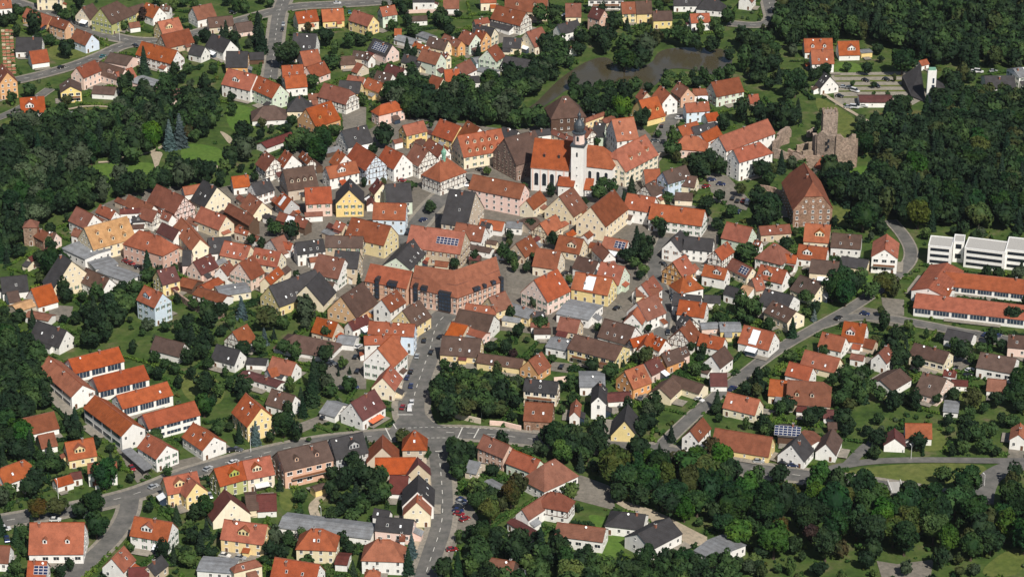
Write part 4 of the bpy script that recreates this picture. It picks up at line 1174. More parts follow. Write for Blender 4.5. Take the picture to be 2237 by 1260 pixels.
def eave_solve(a, b, e, h, pitch):
    """width of the block whose ridge is seen from a to b and whose eave passes through e"""
    tp = math.tan(math.radians(pitch)); best = None
    def err(w, s):
        zr = h + w / 2 * tp; A, B = unproj(*a, zr), unproj(*b, zr); d = (B - A); d.z = 0
        if d.length < 0.01: d = Vector((1, 0, 0))
        d.normalize(); n = Vector((-d.y, d.x, 0)) * s
        p, q = A + n * (w / 2), B + n * (w / 2) + d * 0.001
        p.z = q.z = h; p2, q2 = proj(p), proj(q + d * 3); dx, dy = q2[0] - p2[0], q2[1] - p2[1]; l = math.hypot(dx, dy)
        return ((e[0] - p2[0]) * dy - (e[1] - p2[1]) * dx) / l
    for s in (-1, 1):
        prev = None
        for k in range(0, 121):
            w = 2.5 + k * 0.25; v = err(w, s)
            if prev is not None and prev[1] * v <= 0:
                w0, v0 = prev; wr = w0 + (w - w0) * abs(v0) / (abs(v0) + abs(v) + 1e-9)
                if best is None or wr < best: best = wr
                break
            prev = (w, v)
    return best
BUILT = []          # (px, root, descriptor words, custom label, wall letter)
WALLNAME = dict(w="white", c="cream", y="yellow", p="pink", n="ochre", g="grey", b="pale blue", l="mint green", s="sandstone", d="dark wooden", f="half-timbered", u="beige", v="olive green", h="peach")
ROOFNAME = dict(o="orange", r="reddish brown", m="maroon", b="brown", k="dark grey", g="light grey", t="tan")
HFOOT = []
def side_visible(root_rz, side, pos):
    n = {'f': (0, -1), 'b': (0, 1), 'l': (-1, 0), 'r': (1, 0)}[side]; c, s_ = math.cos(root_rz), math.sin(root_rz)
    wx, wy = n[0] * c - n[1] * s_, n[0] * s_ + n[1] * c; v = Vector((CAM.x - pos.x, CAM.y - pos.y)).normalized()
    return wx * v.x + wy * v.y
def add_house(a, b, e, h, rk, wk, flags, custom):
    fl = dict(p=47 if h > 3.2 else 38, ha=0.0, hb=0.0, d=0, s=0, ch=None)
    for f in flags:
        if f[0] == 'p' and f[1:].isdigit(): fl['p'] = float(f[1:])
        elif f[:2] in ('ha', 'hb'): fl[f[:2]] = float(f[2:])
        elif f == 'pyr': fl['ha'] = fl['hb'] = 1.0
        elif f[0] == 'd' and f[1:].isdigit(): fl['d'] = int(f[1:])
        elif f[:2] == 'ch': fl['ch'] = int(f[2:])
        elif f[0] == 's' and f[1:].isdigit(): fl['s'] = int(f[1:])
        elif f != 'raw': fl[f] = True
    pitch = fl['p']; w = eave_solve(a, b, e, h, pitch); note = ''
    if w is None: w = 8.0; note = 'NOSOLVE'
    if w < 15 and 'raw' not in flags:                 # roofs reach a little past the points read off the photograph
        h = max(2.2, h - 0.05 * w * math.tan(math.radians(pitch))); w *= 1.1
    lo, hi = (3.0, 24.0)
    if w < lo or w > hi: note += f' w={w:.1f}'
    w = min(max(w, lo), hi)
    zr = h + w / 2 * math.tan(math.radians(pitch)); A, B = unproj(*a, zr), unproj(*b, zr)
    if A.x > B.x: A, B = B, A; fl['ha'], fl['hb'] = fl['hb'], fl['ha']
    d = B - A; L = max(d.length + (0.7 if d.length > 3 else 0), 0.3); rz = math.atan2(d.y, d.x); mid = (A + B) / 2
    if L > 45 or note: print("CHECK", [round(x) for x in (*a, *b)], f"L={L:.1f} w={w:.1f}", note)
    rng = random.Random(int(a[0] * 7 + a[1] * 13)); small = h <= 3.3
    blk = Block(L, w, h, pitch, fl['ha'], fl['hb'])
    root = empty("outbuilding" if small else "house", (mid.x, mid.y, 0), rz)
    wm = blk.walls(); wall = link("wall", wm.mesh("wall", "wall_" + wk), root)
    roof = link("roof", blk.roof().mesh("roof", "roof_" + rk), root)
    if pitch > 22 and L > 2:                          # ridge tiles
        rb = MB(); rb.box(-L / 2 - 0.02, L / 2 + 0.02, -0.16, 0.16, blk.zr - 0.09, blk.zr + 0.09); link("ridge_cap", rb.mesh("ridge_cap", "roof_" + rk), roof)
    # plinth
    c_, s_ = math.cos(rz), math.sin(rz)
    def wp(x, y): return (mid.x + x * c_ - y * s_, mid.y + x * s_ + y * c_)
    foot = [wp(blk.x0 - 1.2, -blk.W - 1.2), wp(blk.x1 + 1.2, -blk.W - 1.2), wp(blk.x1 + 1.2, blk.W + 1.2), wp(blk.x0 - 1.2, blk.W + 1.2)]
    occ_poly(foot, 1); HFOOT.append((mid, rz, blk))
    vis = {k: side_visible(rz, k, mid) for k in 'fblr'}
    style = 'plain' if h < 5 else rng.choice(['plain', 'plain', 'tall', 'green', 'brown'])
    if wk == 's': style = 'stone' if pitch < 50 else 'plain'
    if wk in 'f' or fl.get('tim'): style = 'plain'
    if small: style = 'small'
    if wk == 'd' and not fl.get('tim'): style = None
    glazed = fl.get('cls'); doorside = max(vis, key=lambda k: vis[k] + (0.15 if k == 'f' else 0))
    for k in 'fblr':
        if vis[k] < 0.08: continue
        if fl.get('tim'):
            tb = timber_part(blk, k)
            if tb.f: link("timber_frame", tb.mesh("timber_frame", "timber"), root)
        if style is None: continue
        if glazed and k in 'fb':                      # ribbon glazing of the classroom wings, one band a floor
            st = 1 if h < 5.5 else 2
            n = max(2, int((blk.x1 - blk.x0) / 7.0))
            for q in range(st):
                for i in range(n):
                    x0 = blk.x0 + 0.5 + i * (blk.x1 - blk.x0 - 1.0) / n; x1 = blk.x0 + 0.5 + (i + 1) * (blk.x1 - blk.x0 - 1.0) / n - 0.9
                    y = -blk.W if k == 'f' else blk.W; sg = -1 if k == 'f' else 1; z0 = blk.hw * q / st + blk.hw / st * 0.35; z1 = blk.hw * (q + 1) / st - 0.35
                    gb = MB(); gb.box(x0, x1, min(y, y + sg * .06), max(y, y + sg * .06), z0, z1, 0)
                    nm = max(2, int((x1 - x0) / 1.2))
                    for j in range(nm):
                        g0 = x0 + .1 + j * (x1 - x0 - .1) / nm; g1 = x0 + (j + 1) * (x1 - x0 - .1) / nm
                        gb.box(g0, g1, min(y + sg * .05, y + sg * .08), max(y + sg * .05, y + sg * .08), z0 + .1, z1 - .1, 1)
                    link("window", gb.mesh("window", ["frame", "glass_blue"]), root)
            continue
        gap = 2.9 if L < 16 else 3.3
        for (x, y, z, rz2, lev, col) in window_grid(blk, k, style, gap):
            if small and (col + int(a[0])) % 2: continue
            if rng.random() < (0.06 if not fl.get('cls') else 0.5): continue
            st = style
            if lev == 9 and style not in ('stone',): st = 'small'
            if lev == 0 and k == doorside and col == 0 and h > 2.8: 
                link("door", DOOR, root, (x, y, 0), rz2); continue
            if fl.get('bal') and k == doorside and lev != 9: st = 'wide'
            link("window", WIN[st], root, (x, y, z), rz2)
    if fl.get('bal'):                                 # balconies, one a floor above the ground floor
        k = doorside; st = max(1, int((blk.hw - 0.2) / 2.65)); fh = blk.hw / st
        for q in range(1, st + 1):
            z = q * fh + 0.05 if q < st else None
            if z is None: break
            bb = MB()
            if k in 'fb':
                sg = -1 if k == 'f' else 1; y0 = sg * blk.W; x0, x1 = blk.x0 + L * .12, blk.x1 - L * .12
                lo_, hi_ = sorted((y0, y0 + sg * 1.4)); bb.box(x0, x1, lo_, hi_, z - .18, z, 0); lo_, hi_ = sorted((y0 + sg * 1.32, y0 + sg * 1.42)); bb.box(x0, x1, lo_, hi_, z, z + .95, 1)
            else:
                sg = -1 if k == 'l' else 1; xw = blk.x0 if k == 'l' else blk.x1; lo_, hi_ = sorted((xw, xw + sg * 1.4))
                bb.box(lo_, hi_, -blk.W * .85, blk.W * .85, z - .18, z, 0); lo_, hi_ = sorted((xw + sg * 1.32, xw + sg * 1.42)); bb.box(lo_, hi_, -blk.W * .85, blk.W * .85, z, z + .95, 1)
            link("balcony", bb.mesh("balcony", ["concrete", "balcony_wood"]), root)
    if fl.get('awn'):
        k = 'f' if vis['f'] > 0 else 'b'; sg = -1 if k == 'f' else 1; ab = MB(); y0 = sg * blk.W
        ab.poly([(-L * .25, y0, 2.9), (L * .25, y0, 2.9), (L * .25, y0 + sg * 2.4, 2.3), (-L * .25, y0 + sg * 2.4, 2.3)]); ab.poly([(-L * .25, y0, 2.84), (L * .25, y0, 2.84), (L * .25, y0 + sg * 2.4, 2.24), (-L * .25, y0 + sg * 2.4, 2.24)])
        link("awning", ab.mesh("awning", "awning" if wk != 'w' else "awning_red"), root)
    # lean-to extension, porch or conservatory against one wall
    if not small and not custom and not glazed and L > 6 and rng.random() < .5:
        sgx = -1 if vis['f'] >= vis['b'] else 1; onlong = rng.random() < .6; dp = rng.uniform(1.6, 3.0); wd = rng.uniform(2.2, 4.5); eh = rng.uniform(2.2, 2.6); eb = MB(); er = MB()
        if onlong: c0 = (rng.random() - .5) * (L - wd - 1); T_ = lambda x, y, z: (c0 + x, sgx * (blk.W + y), z)
        else:
            sd_ = 1 if vis['r'] >= vis['l'] else -1; c0 = (rng.random() - .5) * max(.1, 2 * blk.W - wd - 1); xw_ = blk.x1 if sd_ > 0 else blk.x0; T_ = lambda x, y, z: (xw_ + sd_ * y, c0 + x, z)
        a0, a1 = -wd / 2, wd / 2; tz = min(eh + dp * .45, blk.hw - .2)
        eb.poly([T_(a0, dp, 0), T_(a1, dp, 0), T_(a1, dp, eh), T_(a0, dp, eh)])
        for xx in (a0, a1): eb.poly([T_(xx, -.05, 0), T_(xx, dp, 0), T_(xx, dp, eh), T_(xx, -.05, tz)])
        solid_roof(er, [[T_(a0 - .25, dp + .3, eh), T_(a1 + .25, dp + .3, eh), T_(a1 + .25, -.05, tz + .12), T_(a0 - .25, -.05, tz + .12)]], .12)
        glassy = rng.random() < .3
        link("extension_wall", eb.mesh("extension_wall", "glass_blue" if glassy else "wall_" + wk), root); link("extension_roof", er.mesh("extension_roof", "skylight_white" if glassy and rng.random() < .5 else "roof_" + (rk if rng.random() < .5 else rng.choice("mbkg"))), root)
    # roof furniture on the slope that faces the viewer
    sg = -1 if vis['f'] >= vis['b'] else 1; ang = math.atan(blk.tp); zface = 0 if sg > 0 else math.pi
    def on_slope(x, t): return (x, sg * t * w / 2, blk.zr - t * w / 2 * blk.tp)
    nd = fl['d']
    rows = 2 if nd >= 6 else 1; per = -(-nd // rows) if nd else 0
    for i in range(nd):
        r, c = divmod(i, per); t = (0.66 if rows == 1 else (0.82, 0.45)[r]); m = min(per, nd - r * per)
        x = (c - (m - 1) / 2) * (L * 0.82 / m)
        if nd == 1: x = (rng.random() - .5) * L * .35
        wide = 1.7 if nd > 1 else min(4.2, L * .34)
        link("dormer", dormer_mesh(rk, wk if wk not in 'sdf' else 'w', 1.3 if nd >= 6 else round(wide * 2) / 2, pitch), roof, on_slope(x, t), zface)
    ns = fl['s'] if fl['s'] else (0 if (small or pitch < 25 or nd or rng.random() < .5) else rng.choice([1, 1, 2]))
    for i in range(ns):
        x = (i - (ns - 1) / 2) * (L * .7 / max(1, ns)) if ns > 1 else (rng.random() - .5) * L * .6
        o = link("skylight", SKYL if (i + int(a[0])) % 3 == 0 else SKYD, roof, on_slope(x, 0.55 if not fl['s'] else 0.68)); o.rotation_euler = (-ang if sg > 0 else ang, 0, 0)
    if fl.get('sw'):
        sb = skylight_mesh(L * .26, w / 2 / math.cos(ang) * .8, "skylight_white"); o = link("skylight", sb, roof, on_slope(-L * .05, .5)); o.rotation_euler = (-ang if sg > 0 else ang, 0, 0)
    if fl.get('sol') or fl.get('solx'):
        nx, ny = (6, 4) if fl.get('solx') else (max(3, int(L * .45 / 1.7)), 3); xs = 0 if fl.get('solx') or wk == 'p' else L * .22
        if wk == 'p': nx = max(4, int(L * .8 / 1.7)); ny = 4
        for i in range(nx):
            for j in range(ny):
                t = 0.5 + (j - (ny - 1) / 2) * 1.08 * math.cos(ang) / (w / 2)
                o = link("solar_panel", SOLP, roof, on_slope(xs + (i - (nx - 1) / 2) * 1.68, t)); o.rotation_euler = (-ang if sg > 0 else ang, 0, 0)
    if fl.get('cup'):
        tb = MB(); tb.lathe([(0.9, blk.zr - 1.2), (0.9, blk.zr + 2.6), (1.25, blk.zr + 2.7), (1.2, blk.zr + 3.2), (1.3, blk.zr + 3.9), (0.7, blk.zr + 4.9), (0.25, blk.zr + 5.4), (0.06, blk.zr + 7.2)], 8)
        link("turret", tb.mesh("turret", "copper"), roof)
    nch = fl['ch'] if fl['ch'] is not None else (0 if small or pitch < 15 else (1 if rng.random() < .8 else 0))
    for i in range(nch):
        x = (rng.random() - .5) * L * .7 if nch == 1 else (i - .5) * L * .5; y = sg * (0.1 if rng.random() < .6 else .25) * w / 2
        link("chimney", CHIM, roof, (x, y, blk.zr - abs(y) * blk.tp))
    if not small and rng.random() < .35:
        o = link("satellite_dish", DISH, roof, (*on_slope((rng.random() - .5) * L * .7, .2)[:2], on_slope(0, .2)[2] + .6)); o.rotation_euler = (1.0, 0, .5)
    shape = "pyramid" if fl.get('pyr') else ("hipped" if fl['ha'] >= 1 and fl['hb'] >= 1 else ("flat" if pitch <= 12 else ("low" if pitch <= 25 else "gable")))
    desc = f"{WALLNAME[wk]} {'outbuilding' if small else 'house'} with {ROOFNAME[rk]} {shape} roof"
    pc = proj((mid.x, mid.y, h)); BUILT.append([pc, root, desc, custom, "outbuilding" if small else "house"])
    return root, blk
for (x0, y0), txt in HOUSES.items():
    for ln in txt.strip().splitlines():
        body, _, lab = ln.partition('|'); t = body.split(); q = [float(v) for v in t[:7]]
        cv = lambda i: (x0 + q[i] * TS, y0 + q[i + 1] * TS)
        add_house(cv(0), cv(2), cv(4), q[6], t[7], t[8], t[9:], lab.strip() or None)
# ------------------------------------------------------------------ landmark buildings
def block_from_px(a, b, e, h, pitch, ha=0.0, hb=0.0, zoff=0):
    w = eave_solve(a, b, e, h, pitch) or 10.0; zr = h + w / 2 * math.tan(math.radians(pitch)); A, B = unproj(*a, zr), unproj(*b, zr)
    if A.x > B.x: A, B = B, A; ha, hb = hb, ha
    d = B - A; blk = Block(d.length, w, h, pitch, ha, hb); mid = (A + B) / 2; mid.z = 0
    return blk, mid, math.atan2(d.y, d.x)
def put(name, mb, mats, root, mid, rz, parent=None):
    """a part built in a block's frame, hung under an unrotated root"""
    me = mb.mesh(name, mats); me.transform(Matrix.Translation(mid - Vector(root.location)) @ Matrix.Rotation(rz, 4, 'Z'))
    return link(name, me, parent or root)
def put_win(mesh, root, mid, rz, loc, wrz, parent=None, name="window"):
    p = Matrix.Rotation(rz, 4, 'Z') @ Vector(loc) + mid - Vector(root.location)
    return link(name, mesh, parent or root, p, rz + wrz)
def footprint(mid, rz, blk):
    c, s = math.cos(rz), math.sin(rz)
    occ_poly([(mid.x + x * c - y * s, mid.y + x * s + y * c) for x, y in ((blk.x0 - 1, -blk.W - 1), (blk.x1 + 1, -blk.W - 1), (blk.x1 + 1, blk.W + 1), (blk.x0 - 1, blk.W + 1))], 1)

# --- the church: nave, chancel, tower with onion dome, sacristy and chapel
nb, nm_, nr = block_from_px((1168, 301), (1252, 308), (1200, 370), 11.5, 50)
ch = empty("church", nm_); tag(ch, "white baroque church with orange roofs and dark onion dome on its tower", "church", kind=None)
put("nave_wall", nb.walls(), "wall_w", ch, nm_, nr); nroof = put("nave_roof", nb.roof(), "roof_o", ch, nm_, nr); footprint(nm_, nr, nb)
def arched(w, h):
    b = MB(); n = 7; top = [(w / 2 * math.cos(math.pi * k / n), h / 2 - w / 2 + w / 2 * math.sin(math.pi * k / n)) for k in range(n + 1)]
    for sc_, y, m in ((1.18, 0.04, 0), (1.0, 0.09, 1)):
        P = [(w / 2 * sc_, -h / 2)] + [(x * sc_, z + (sc_ - 1) * .5) for x, z in top] + [(-w / 2 * sc_, -h / 2)]
        b.poly([(x, y, z) for x, z in reversed(P)], m)
        for k in range(len(P)):
            p, q = P[k], P[(k + 1) % len(P)]; b.poly([(p[0], 0, p[1]), (q[0], 0, q[1]), (q[0], y, q[1]), (p[0], y, p[1])], m)
    return b.mesh("window", ["frame", "glass"])
AW = arched(1.9, 6.2)
nwin = 4
for i in range(nwin):
    x = nb.x0 + (i + .7) * (nb.x1 - nb.x0) / (nwin + .8); put_win(AW, ch, nm_, nr, (x, -nb.W, 6.0), math.pi)
for i in range(nwin + 1):                             # pinkish pilasters
    x = nb.x0 + .3 + (i + .15) * (nb.x1 - nb.x0) / (nwin + .8); b = MB(); b.box(x - .35, x + .35, -nb.W - .14, -nb.W + .1, 0, nb.hw - .1); put("pilaster", b, "wall_p", ch, nm_, nr)
cb = MB(); cb.box(nb.x0 - .2, nb.x1 + .2, -nb.W - .3, -nb.W + .1, nb.hw - .55, nb.hw - .12); put("cornice", cb, "wall_p", ch, nm_, nr)
for x in (-nb.L * .18, nb.L * .2):
    o = put_win(dormer_mesh('o', 'd', 1.0, 50), ch, nm_, nr, (x, -.62 * nb.w / 2, nb.zr - .62 * nb.w / 2 * nb.tp), math.pi, nroof, "dormer")
kb, km, kr = block_from_px((1284, 316), (1318, 320), (1290, 365), 10.0, 50, 0, 1.0)
put("chancel_wall", kb.walls(), "wall_w", ch, km, kr); put("chancel_roof", kb.roof(), "roof_o", ch, km, kr); footprint(km, kr, kb)
for i in range(3): put_win(arched(1.5, 4.6), ch, km, kr, (kb.x0 + (i + .7) * (kb.x1 - kb.x0) / 3.4, -kb.W, 5.6), math.pi)
put_win(arched(1.5, 4.6), ch, km, kr, (kb.x1, 0, 5.6), -math.pi / 2)
tb_ = unproj(1264, 428); trz = nr - .05; tm = Vector((tb_.x, tb_.y + 3.0, 0)); tw = 2.95
occ_poly([(tm.x - 4, tm.y - 4), (tm.x + 4, tm.y - 4), (tm.x + 4, tm.y + 4), (tm.x - 4, tm.y + 4)], 1)
b = MB(); b.box(-tw, tw, -tw, tw, 0, 24.5); tower = put("tower_shaft", b, "wall_w", ch, tm, trz)
b = MB(); b.box(-tw - .5, tw + .5, -tw - .5, tw + .5, 24.5, 24.9); b.box(-tw - .25, tw + .25, -tw - .25, tw + .25, 24.9, 25.3); put("tower_cornice", b, "slate_dome", ch, tm, trz)
b = MB(); b.lathe([(2.75, 25.3), (2.75, 30.4)], 8, 0, 0, 0, math.pi / 8); belf = put("belfry", b, "wall_p", ch, tm, trz)
for k in range(4):
    a = k * math.pi / 2; d = 2.75 * math.cos(math.pi / 8) + .02; put_win(arched(1.1, 2.4), ch, tm, trz, (math.sin(a) * d, math.cos(a) * d, 28.2), -a, belf)
b = MB(); b.lathe([(3.3, 30.4), (3.3, 30.8), (2.2, 31.1), (2.5, 32.0), (2.65, 33.2), (2.4, 34.6), (1.75, 35.7), (1.0, 36.6), (.7, 37.2), (.7, 38.4), (.95, 38.6), (.8, 39.4), (.3, 40.1), (.07, 41.4), (.05, 43.2)], 16)
put("onion_dome", b, "slate_dome", ch, tm, trz)
b = MB(); b.box(-.05, .05, -.05, .05, 43, 45.2); b.box(-.6, .6, -.05, .05, 44.2, 44.35); put("cross", b, "dark_metal", ch, tm, trz)
for z in (5, 10, 14, 20.5): put_win(WIN["small"] if z < 18 else arched(.8, 2.2), ch, tm, trz, (-.2, -tw, z), math.pi)
for fa_, fb_, dep, h0, h1 in (((1219, 429), (1252, 432), 6.5, 5.6, 9.6), ((1277, 429), (1293, 430), 5.0, 3.6, 7.0)):   # lean-to sacristy and chapel
    A, B = unproj(*fa_), unproj(*fb_); d = B - A; L = d.length; r_ = math.atan2(d.y, d.x)
    b = MB(); b.poly([(0, 0, 0), (L, 0, 0), (L, 0, h0), (0, 0, h0)]); b.poly([(L, 0, 0), (L, dep, 0), (L, dep, h1), (L, 0, h0)]); b.poly([(0, dep, 0), (0, 0, 0), (0, 0, h0), (0, dep, h1)]); put("annex_wall", b, "wall_w", ch, A, r_)
    b = MB(); e = .4; q = [(-e, -e, h0 - .1), (L + e, -e, h0 - .1), (L + e, dep, h1 + .15), (-e, dep, h1 + .15)]; solid_roof(b, [q], .2); put("annex_roof", b, "roof_o", ch, A, r_)
    for k in range(2): put_win(WIN["small"], ch, A, r_, (L * (.3 + .4 * k), 0, h0 * .6), math.pi)

# --- the castle ruin: keep, shield wall, broken curtain walls
def rough_wall(b, A, B, h0, h1, th, seed, step=1.6, m=0):
    """thick masonry from A to B with a broken top"""
    rg = random.Random(seed); d = B - A; n = max(2, int(d.length / step)); t = d.normalized(); nrm = Vector((-t.y, t.x, 0)) * th / 2; tops = [h0 + (h1 - h0) * i / n + rg.uniform(-1, .5) * (.10 * max(h0, h1)) for i in range(n + 1)]
    for i in range(n):
        p, q = A + d * (i / n), A + d * ((i + 1) / n); a, c = tops[i], tops[i + 1]
        for s in (-1, 1):
            f = [p + s * nrm, q + s * nrm, q + s * nrm + Vector((0, 0, c)), p + s * nrm + Vector((0, 0, a))]; b.poly(f if s < 0 else f[::-1], m)
        b.poly([p - nrm + Vector((0, 0, a)), q - nrm + Vector((0, 0, c)), q + nrm + Vector((0, 0, c)), p + nrm + Vector((0, 0, a))], m)
    for p, a, s in ((A, tops[0], 1), (B, tops[-1], -1)):
        f = [p - nrm, p + nrm, p + nrm + Vector((0, 0, a)), p - nrm + Vector((0, 0, a))]; b.poly(f[::-1] if s > 0 else f, m)
cr = empty("castle_ruin", unproj(1815, 350)); tag(cr, "ruined sandstone castle with square keep and broken walls beside the wood", "castle ruin")
O = Vector(cr.location)
def cpart(name, b, mats="wall_ruin", parent=None):
    me = b.mesh(name, mats); me.transform(Matrix.Translation(-O)); return link(name, me, parent or cr)
kf = unproj(1812, 342); kw = 3.5; KT = 20.5; kd = kf + Vector((0, 6.5, 0))
b = MB(); b.box(kd.x - kw, kd.x + kw, kd.y - kw, kd.y + kw, 0, KT); cpart("keep", b)
for i in range(4):
    for mx, my in ((kd.x - kw + .9 + i * 1.73, kd.y - kw + .35), (kd.x - kw + .9 + i * 1.73, kd.y + kw - .35), (kd.x - kw + .35, kd.y - kw + .9 + i * 1.73), (kd.x + kw - .35, kd.y - kw + .9 + i * 1.73)):
        b = MB(); b.box(mx - .42, mx + .42, my - .33, my + .33, KT - .02 * (i + 1), KT + .75 + .12 * (i % 3)); cpart("merlon", b)
pl, pc_, pr_ = unproj(1784, 357), unproj(1822, 363), unproj(1866, 366)
b = MB(); rough_wall(b, pl, pc_, 16.5, 16.0, 2.0, 1); cpart("shield_wall", b)
b = MB(); rough_wall(b, pc_ + Vector((.4, -.8, 0)), pr_, 15.5, 16.5, 2.4, 2); cpart("shield_wall", b)
b = MB(); rough_wall(b, pr_, pr_ + Vector((1.5, 9, 0)), 16.0, 8, 2.0, 3); cpart("curtain_wall", b)
b = MB(); rough_wall(b, pl, pl + Vector((-.5, 10, 0)), 16.0, 11, 2.0, 4); cpart("curtain_wall", b)
for k, (x, z) in enumerate(((-3.4, 13.2), (-3.4, 10.2))):
    c = pc_ + Vector((x, -1.05, z)); b = MB(); b.box(c.x - .5, c.x + .5, c.y - .04, c.y + .3, c.z - .8, c.z + .8); cpart("window", b, "glass")
for i, (a1, b1, h0, h1, th) in enumerate((((1690, 340), (1703, 318), 7, 5, 1.6), ((1698, 320), (1722, 312), 7, 9, 1.6), ((1722, 345), (1752, 355), 4.5, 5.5, 1.6), ((1752, 355), (1786, 352), 5.5, 6, 1.6),
                                          ((1730, 366), (1758, 368), 7.5, 6.5, 1.4), ((1758, 368), (1790, 366), 6.0, 6.5, 1.4), ((1740, 330), (1780, 326), 3.0, 4.5, 1.4), ((1690, 345), (1722, 348), 5, 3.5, 1.4), ((1716, 292), (1726, 300), 4, 4, 1.3), ((1763, 300), (1778, 296), 3, 4, 1.3))):
    b = MB(); rough_wall(b, unproj(*a1), unproj(*b1), h0, h1, th, 20 + i); cpart("curtain_wall", b)
sa, sb_, sz = unproj(1778, 372, 6), unproj(1818, 352, 8), None
b = MB(); gp = [unproj(1778, 366, 5.5), unproj(1796, 340, 8.2), unproj(1818, 346, 8.0), unproj(1800, 372, 5.5)]
b.poly([tuple(p) for p in gp[::-1]]); b.poly([(p.x, p.y, p.z - .2) for p in gp]); cpart("lean_to_roof", b, "roof_o")
b = MB(); q = [Vector((p.x, p.y, 0)) for p in (gp[0], gp[3])]; rough_wall(b, q[0], q[1], 5.2, 5.2, .5, 77); cpart("lean_to_wall", b, "wall_u")
cgp = [unproj(u, v) for u, v in ((1684, 350), (1870, 375), (1875, 330), (1700, 300))]; occ_poly([(p.x, p.y) for p in cgp], 1)

# --- the long bank building: three wings, dark glass bays
BH, BR = 8.5, 17.0
Rr = [unproj(907, 579, BR), unproj(992, 590, BR), unproj(1084, 560, BR)]; Ef = [unproj(896, 628, BH), unproj(1000, 651, BH), unproj(1097, 615, BH)]
Eb = [Vector((2 * r.x - e.x, 2 * r.y - e.y, BH)) for r, e in zip(Rr, Ef)]
bank = empty("office_block", Vector((Rr[1].x, Rr[1].y, 0))); tag(bank, "long orange-roofed office block with dark glass bays above the high street", "office building"); BO = Vector(bank.location)
def bpart(name, b, mats, parent=None):
    me = b.mesh(name, mats); me.transform(Matrix.Translation(-BO)); return link(name, me, parent or bank)
b = MB(); solid_roof(b, [[Ef[0], Ef[1], Rr[1], Rr[0]], [Ef[1], Ef[2], Rr[2], Rr[1]], [Eb[1], Eb[0], Rr[0], Rr[1]], [Eb[2], Eb[1], Rr[1], Rr[2]]], .25); brf = bpart("roof", b, "roof_o")
b = MB()                                              # standing roof edge half way up, as the photo's second course
for k in range(2):
    p, q = Ef[k].lerp(Rr[k], .45), Ef[k + 1].lerp(Rr[k + 1], .45); b.bar(p + Vector((0, 0, .05)), q + Vector((0, 0, .05)), .35, .12, (0, -.6, .8))
bpart("roof_step", b, "roof_r", brf)
ins = lambda e, r, t=.06: Vector((e.x + (r.x - e.x) * t, e.y + (r.y - e.y) * t, 0)); Wf = [ins(e, r) for e, r in zip(Ef, Rr)]; Wb = [ins(e, r) for e, r in zip(Eb, Rr)]; up = lambda v, z: (v.x, v.y, z)
b = MB(); ht = BH + .25
for k in range(2):
    b.poly([up(Wf[k], 0), up(Wf[k + 1], 0), up(Wf[k + 1], ht), up(Wf[k], ht)]); b.poly([up(Wb[k + 1], 0), up(Wb[k], 0), up(Wb[k], ht), up(Wb[k + 1], ht)])
for k in (0, 2): b.poly([up(Wf[k], 0), up(Wb[k], 0), up(Wb[k], ht), up(Rr[k], BR - .3), up(Wf[k], ht)])
bpart("wall", b, "wall_h"); occ_poly([(v.x, v.y) for v in Wf + Wb[::-1]], 1)
BAYS = [[(.12, 1.7, 1.0, 2.2), (.30, 2.8, 8.4, 2.0), (.74, 5.6, 1.2, 1.6)], [(.42, 3.6, 8.6, 1.6), (.60, 1.6, 8.6, 1.6), (.80, 2.2, 8.6, 1.6), (.985, 1.5, 1.0, 2.0)]]
SEG = [(Wf[0], Wf[1], BAYS[0]), (Wf[1], Wf[2], BAYS[1])]
bk, m_, r_ = block_from_px((809, 575), (901, 592), (850, 624), 8.0, 44); put("wing_wall", bk.walls(), "wall_h", bank, m_, r_); put("wing_roof", bk.roof(), "roof_o", bank, m_, r_); footprint(m_, r_, bk)
c_, s_ = math.cos(r_), math.sin(r_); SEG.append((m_ + Vector((bk.x0 * c_ + bk.W * s_, bk.x0 * s_ - bk.W * c_, 0)), m_ + Vector((bk.x1 * c_ + bk.W * s_, bk.x1 * s_ - bk.W * c_, 0)), [(.30, 1.7, 1.0, 2.0), (.66, 4.2, 8.0, 1.4)]))
for A, B, bays in SEG:
    A = A.copy(); A.z = 0; d = B - A; d.z = 0; L = d.length; rz_ = math.atan2(d.y, d.x); n = int(L / 2.6)
    for k in range(n):
        x = (k + .5) * L / n
        if any(abs(x - t * L) < wd / 2 + .6 and z0 < 3 for t, wd, z0, zt in bays): continue
        for z in (1.8, 4.4, 6.9): put_win(WIN["brown" if z > 2 else "tall"], bank, A, rz_, (x, 0, z), math.pi)
    for t, wd, z0, zt in bays:
        x = t * L; b = MB(); b.box(x - wd / 2, x + wd / 2, -.8, 4.5, z0, BH + zt); nx = max(1, int(wd / 1.25)); z = z0 + .4
        while z < BH + zt - .9:
            for k in range(nx):
                cx = x - wd / 2 + (k + .5) * wd / nx; b.box(cx - wd / nx * .40, cx + wd / nx * .40, -.86, -.79, z, z + 1.15, 1)
            z += 1.7
        put("glass_bay", b, ["dark_metal", "glass_blue"], bank, A, rz_)
    for z in (3.05, 5.75):
        b = MB(); b.box(.1, L - .1, -.12, .05, z, z + .22); put("string_course", b, "stone_trim", bank, A, rz_)

